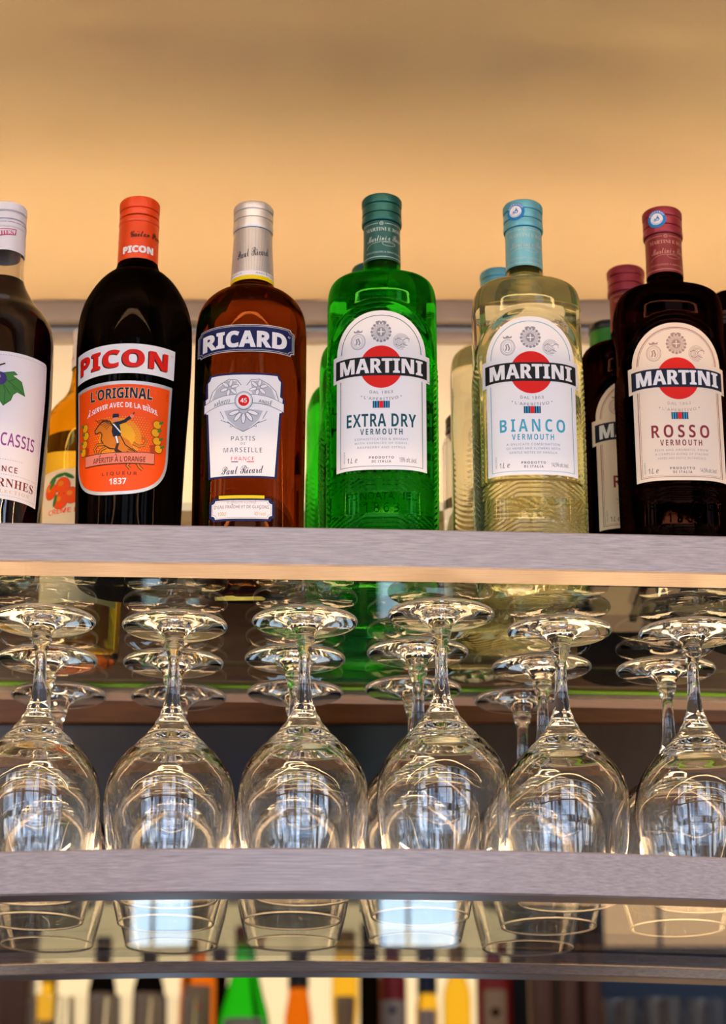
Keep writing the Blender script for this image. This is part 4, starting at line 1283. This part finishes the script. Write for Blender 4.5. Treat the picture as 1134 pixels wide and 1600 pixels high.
BLABELS = [
    (76, 4.00, 'blurred honey coloured bottle next to the left wooden post', shape(0.026, 0.20, 0.26, 0.33), M_HONEY, C_GLD, 0.30, (110, 175, 22, TAN, None)),
    (159, 3.92, 'blurred dark bottle with beige label and dark green mark, left of its twin', shape(0.0235, 0.272, 0.31, 0.36), M_DARK, C_BLK, 0.33, (130, 268, 22.5, TAN, (0, 235, 6, LEAFD))),
    (232, 3.92, 'blurred dark bottle with beige label and dark plum mark', shape(0.0265, 0.272, 0.31, 0.36), M_DARK, C_BLK, 0.33, (130, 268, 25.5, TAN, (2, 235, 7, PLUM))),
    (309, 3.90, 'blurred orange liqueur bottle with a beige label and red mark', shape(0.030, 0.285, 0.315, 0.37), M_WHSK, C_GLD, 0.34, (130, 276, 27, TAN, (-2, 240, 8, RED))),
    (342, 4.02, 'blurred black bottle squeezed between the orange and the green one', shape(0.016, 0.28, 0.31, 0.36), M_DARK, C_BLK, 0.33, None),
    (382, 3.82, 'blurred bright green bottle with sloping shoulders and white label', [(0, .034), (.006, .0405), (.200, .0415), (.222, .0385), (.25, .0310), (.28, .024), (.31, .018), (.36, .0155)], M_GREEN, C_RED, 0.33, (110, 210, 38, TANW, (0, 160, 9, NAVY))),
    (466, 3.90, 'blurred whisky bottle with a dark stopper and pale neck', shape(0.0225, 0.225, 0.258, 0.36, 0.0165), M_WHSK, C_BLK, 0.275, (110, 200, 20, TAN, None)),
    (539, 3.92, 'blurred pale bottle left of the black one', [(0, .016), (.006, .0185), (.20, .019), (.25, .0225), (.30, .0225), (.33, .018), (.37, .016)], M_HONEY, C_GLD, 0.34, (200, 262, 18, TAN, None)),
    (577, 3.84, 'blurred black bottle left of the red one', shape(0.0165, 0.28, 0.31, 0.37), M_DARK, C_BLK, 0.34, None),
    (613, 3.90, 'blurred red bottle with a white label', shape(0.0235, 0.285, 0.315, 0.37), M_REDB, C_RED, 0.34, (130, 252, 22, TANW, (0, 235, 6, NAVY))),
    (667, 3.92, 'blurred bottle with navy neck and pale label right of the red and white one', shape(0.0190, 0.245, 0.268, 0.37, 0.0150), M_HONEY, C_NVY, 0.268, (120, 240, 17, TANW, None)),
    (714, 4.00, 'blurred golden bottle behind the red bottle with the cream label', shape(0.024, 0.275, 0.31, 0.36), M_HONEY, C_GLD, 0.33, (120, 200, 20, GOLD, None)),
    (772, 3.86, 'blurred dark red bottle with cream label beside the wooden posts', shape(0.030, 0.285, 0.315, 0.37), M_REDB, C_RED, 0.34, (180, 262, 20, TAN, (0, 225, 8, BROWN))),
]
for b in BLABELS:
    o = back_bottle(b[0], b[1], b[2], b[3], b[4], b[5], b[6], b[7])
    o['group'] = 'blurred bottles on the back bar'

# tall glasses in front of those bottles and by the dark panel
def tall_glass():
    t = thing('tall_glass', '', 'glass')
    bm = BM()
    prof = rp([(0.0012, 0.012), (0.021, 0.012), (0.0235, 0.018), (0.0300, 0.222), (0.0304, 0.2242), (0.0313, 0.2242), (0.0317, 0.222), (0.0262, 0.014), (0.0250, 0.003), (0.023, 0.0)])
    loft(bm, prof, seg=56)
    bmesh.ops.recalc_face_normals(bm, faces=bm.faces)
    link('glass_body', bm, M_CLEAR, t, angle=50)
    return t
TB = tall_glass()
spots = [(70, 3.66), (138, 3.665), (206, 3.66), (275, 3.665), (968, 3.70), (1036, 3.68), (1104, 3.70), (1002, 3.83), (1070, 3.83)]
names = ['tall clear glass in front of the left wooden post', 'tall clear glass before the honey coloured bottle', 'tall clear glass before the bottle with dark green mark', 'tall clear glass before the bottle with dark plum mark',
         'tall glass by the dark blue panel, nearest the wooden posts', 'tall glass by the dark blue panel, second from the posts', 'tall glass by the dark blue panel, third from the posts',
         'tall glass in the second row by the dark blue panel, nearer the posts', 'tall glass in the second row by the dark blue panel, nearer the frame edge']
for k, (px, D) in enumerate(spots):
    loc = (at(px, 1590, D).x, D, BZ + 0.0003)
    if k == 0:
        TB.location = loc; TB['label'] = names[0]; TB['group'] = 'tall glasses on the back bar'
    else:
        dup(TB, loc, names[k], 'tall glasses on the back bar')

# torn strip of masking tape on the upper pane
q0, q1 = at(336, 938, 1.6), at(418, 936, 1.6)
def on_pane(p):
    k = (HG - CZ + 0.0004) / (p.z - CZ)
    return Vector((p.x * k, p.y * k, 0))
a0, a1 = on_pane(q0), on_pane(q1)
bm = BM()
pts = [(0, 0), (0.036, 0.0006), (0.037, 0.005), (0.0345, 0.0095), (0.016, 0.009), (0.0135, 0.0115), (0.008, 0.0112), (0.007, 0.0088), (0, 0.0085)]
vs = [bm.verts.new((x, -y, 0)) for x, y in pts[::-1]]
f = bm.faces.new(vs)
r = bmesh.ops.extrude_face_region(bm, geom=[f])
for v in r['geom']:
    if isinstance(v, bmesh.types.BMVert):
        v.co.z += 0.00015
bmesh.ops.recalc_face_normals(bm, faces=bm.faces)
o = tag(link('masking_tape', bm, pmat('masking_tape', 'e8d9a8', 0.7), smooth=False), 'torn strip of cream masking tape stuck to the upper glass shelf', 'tape')
o.location = (a0.x, a0.y, HG + 0.0001)
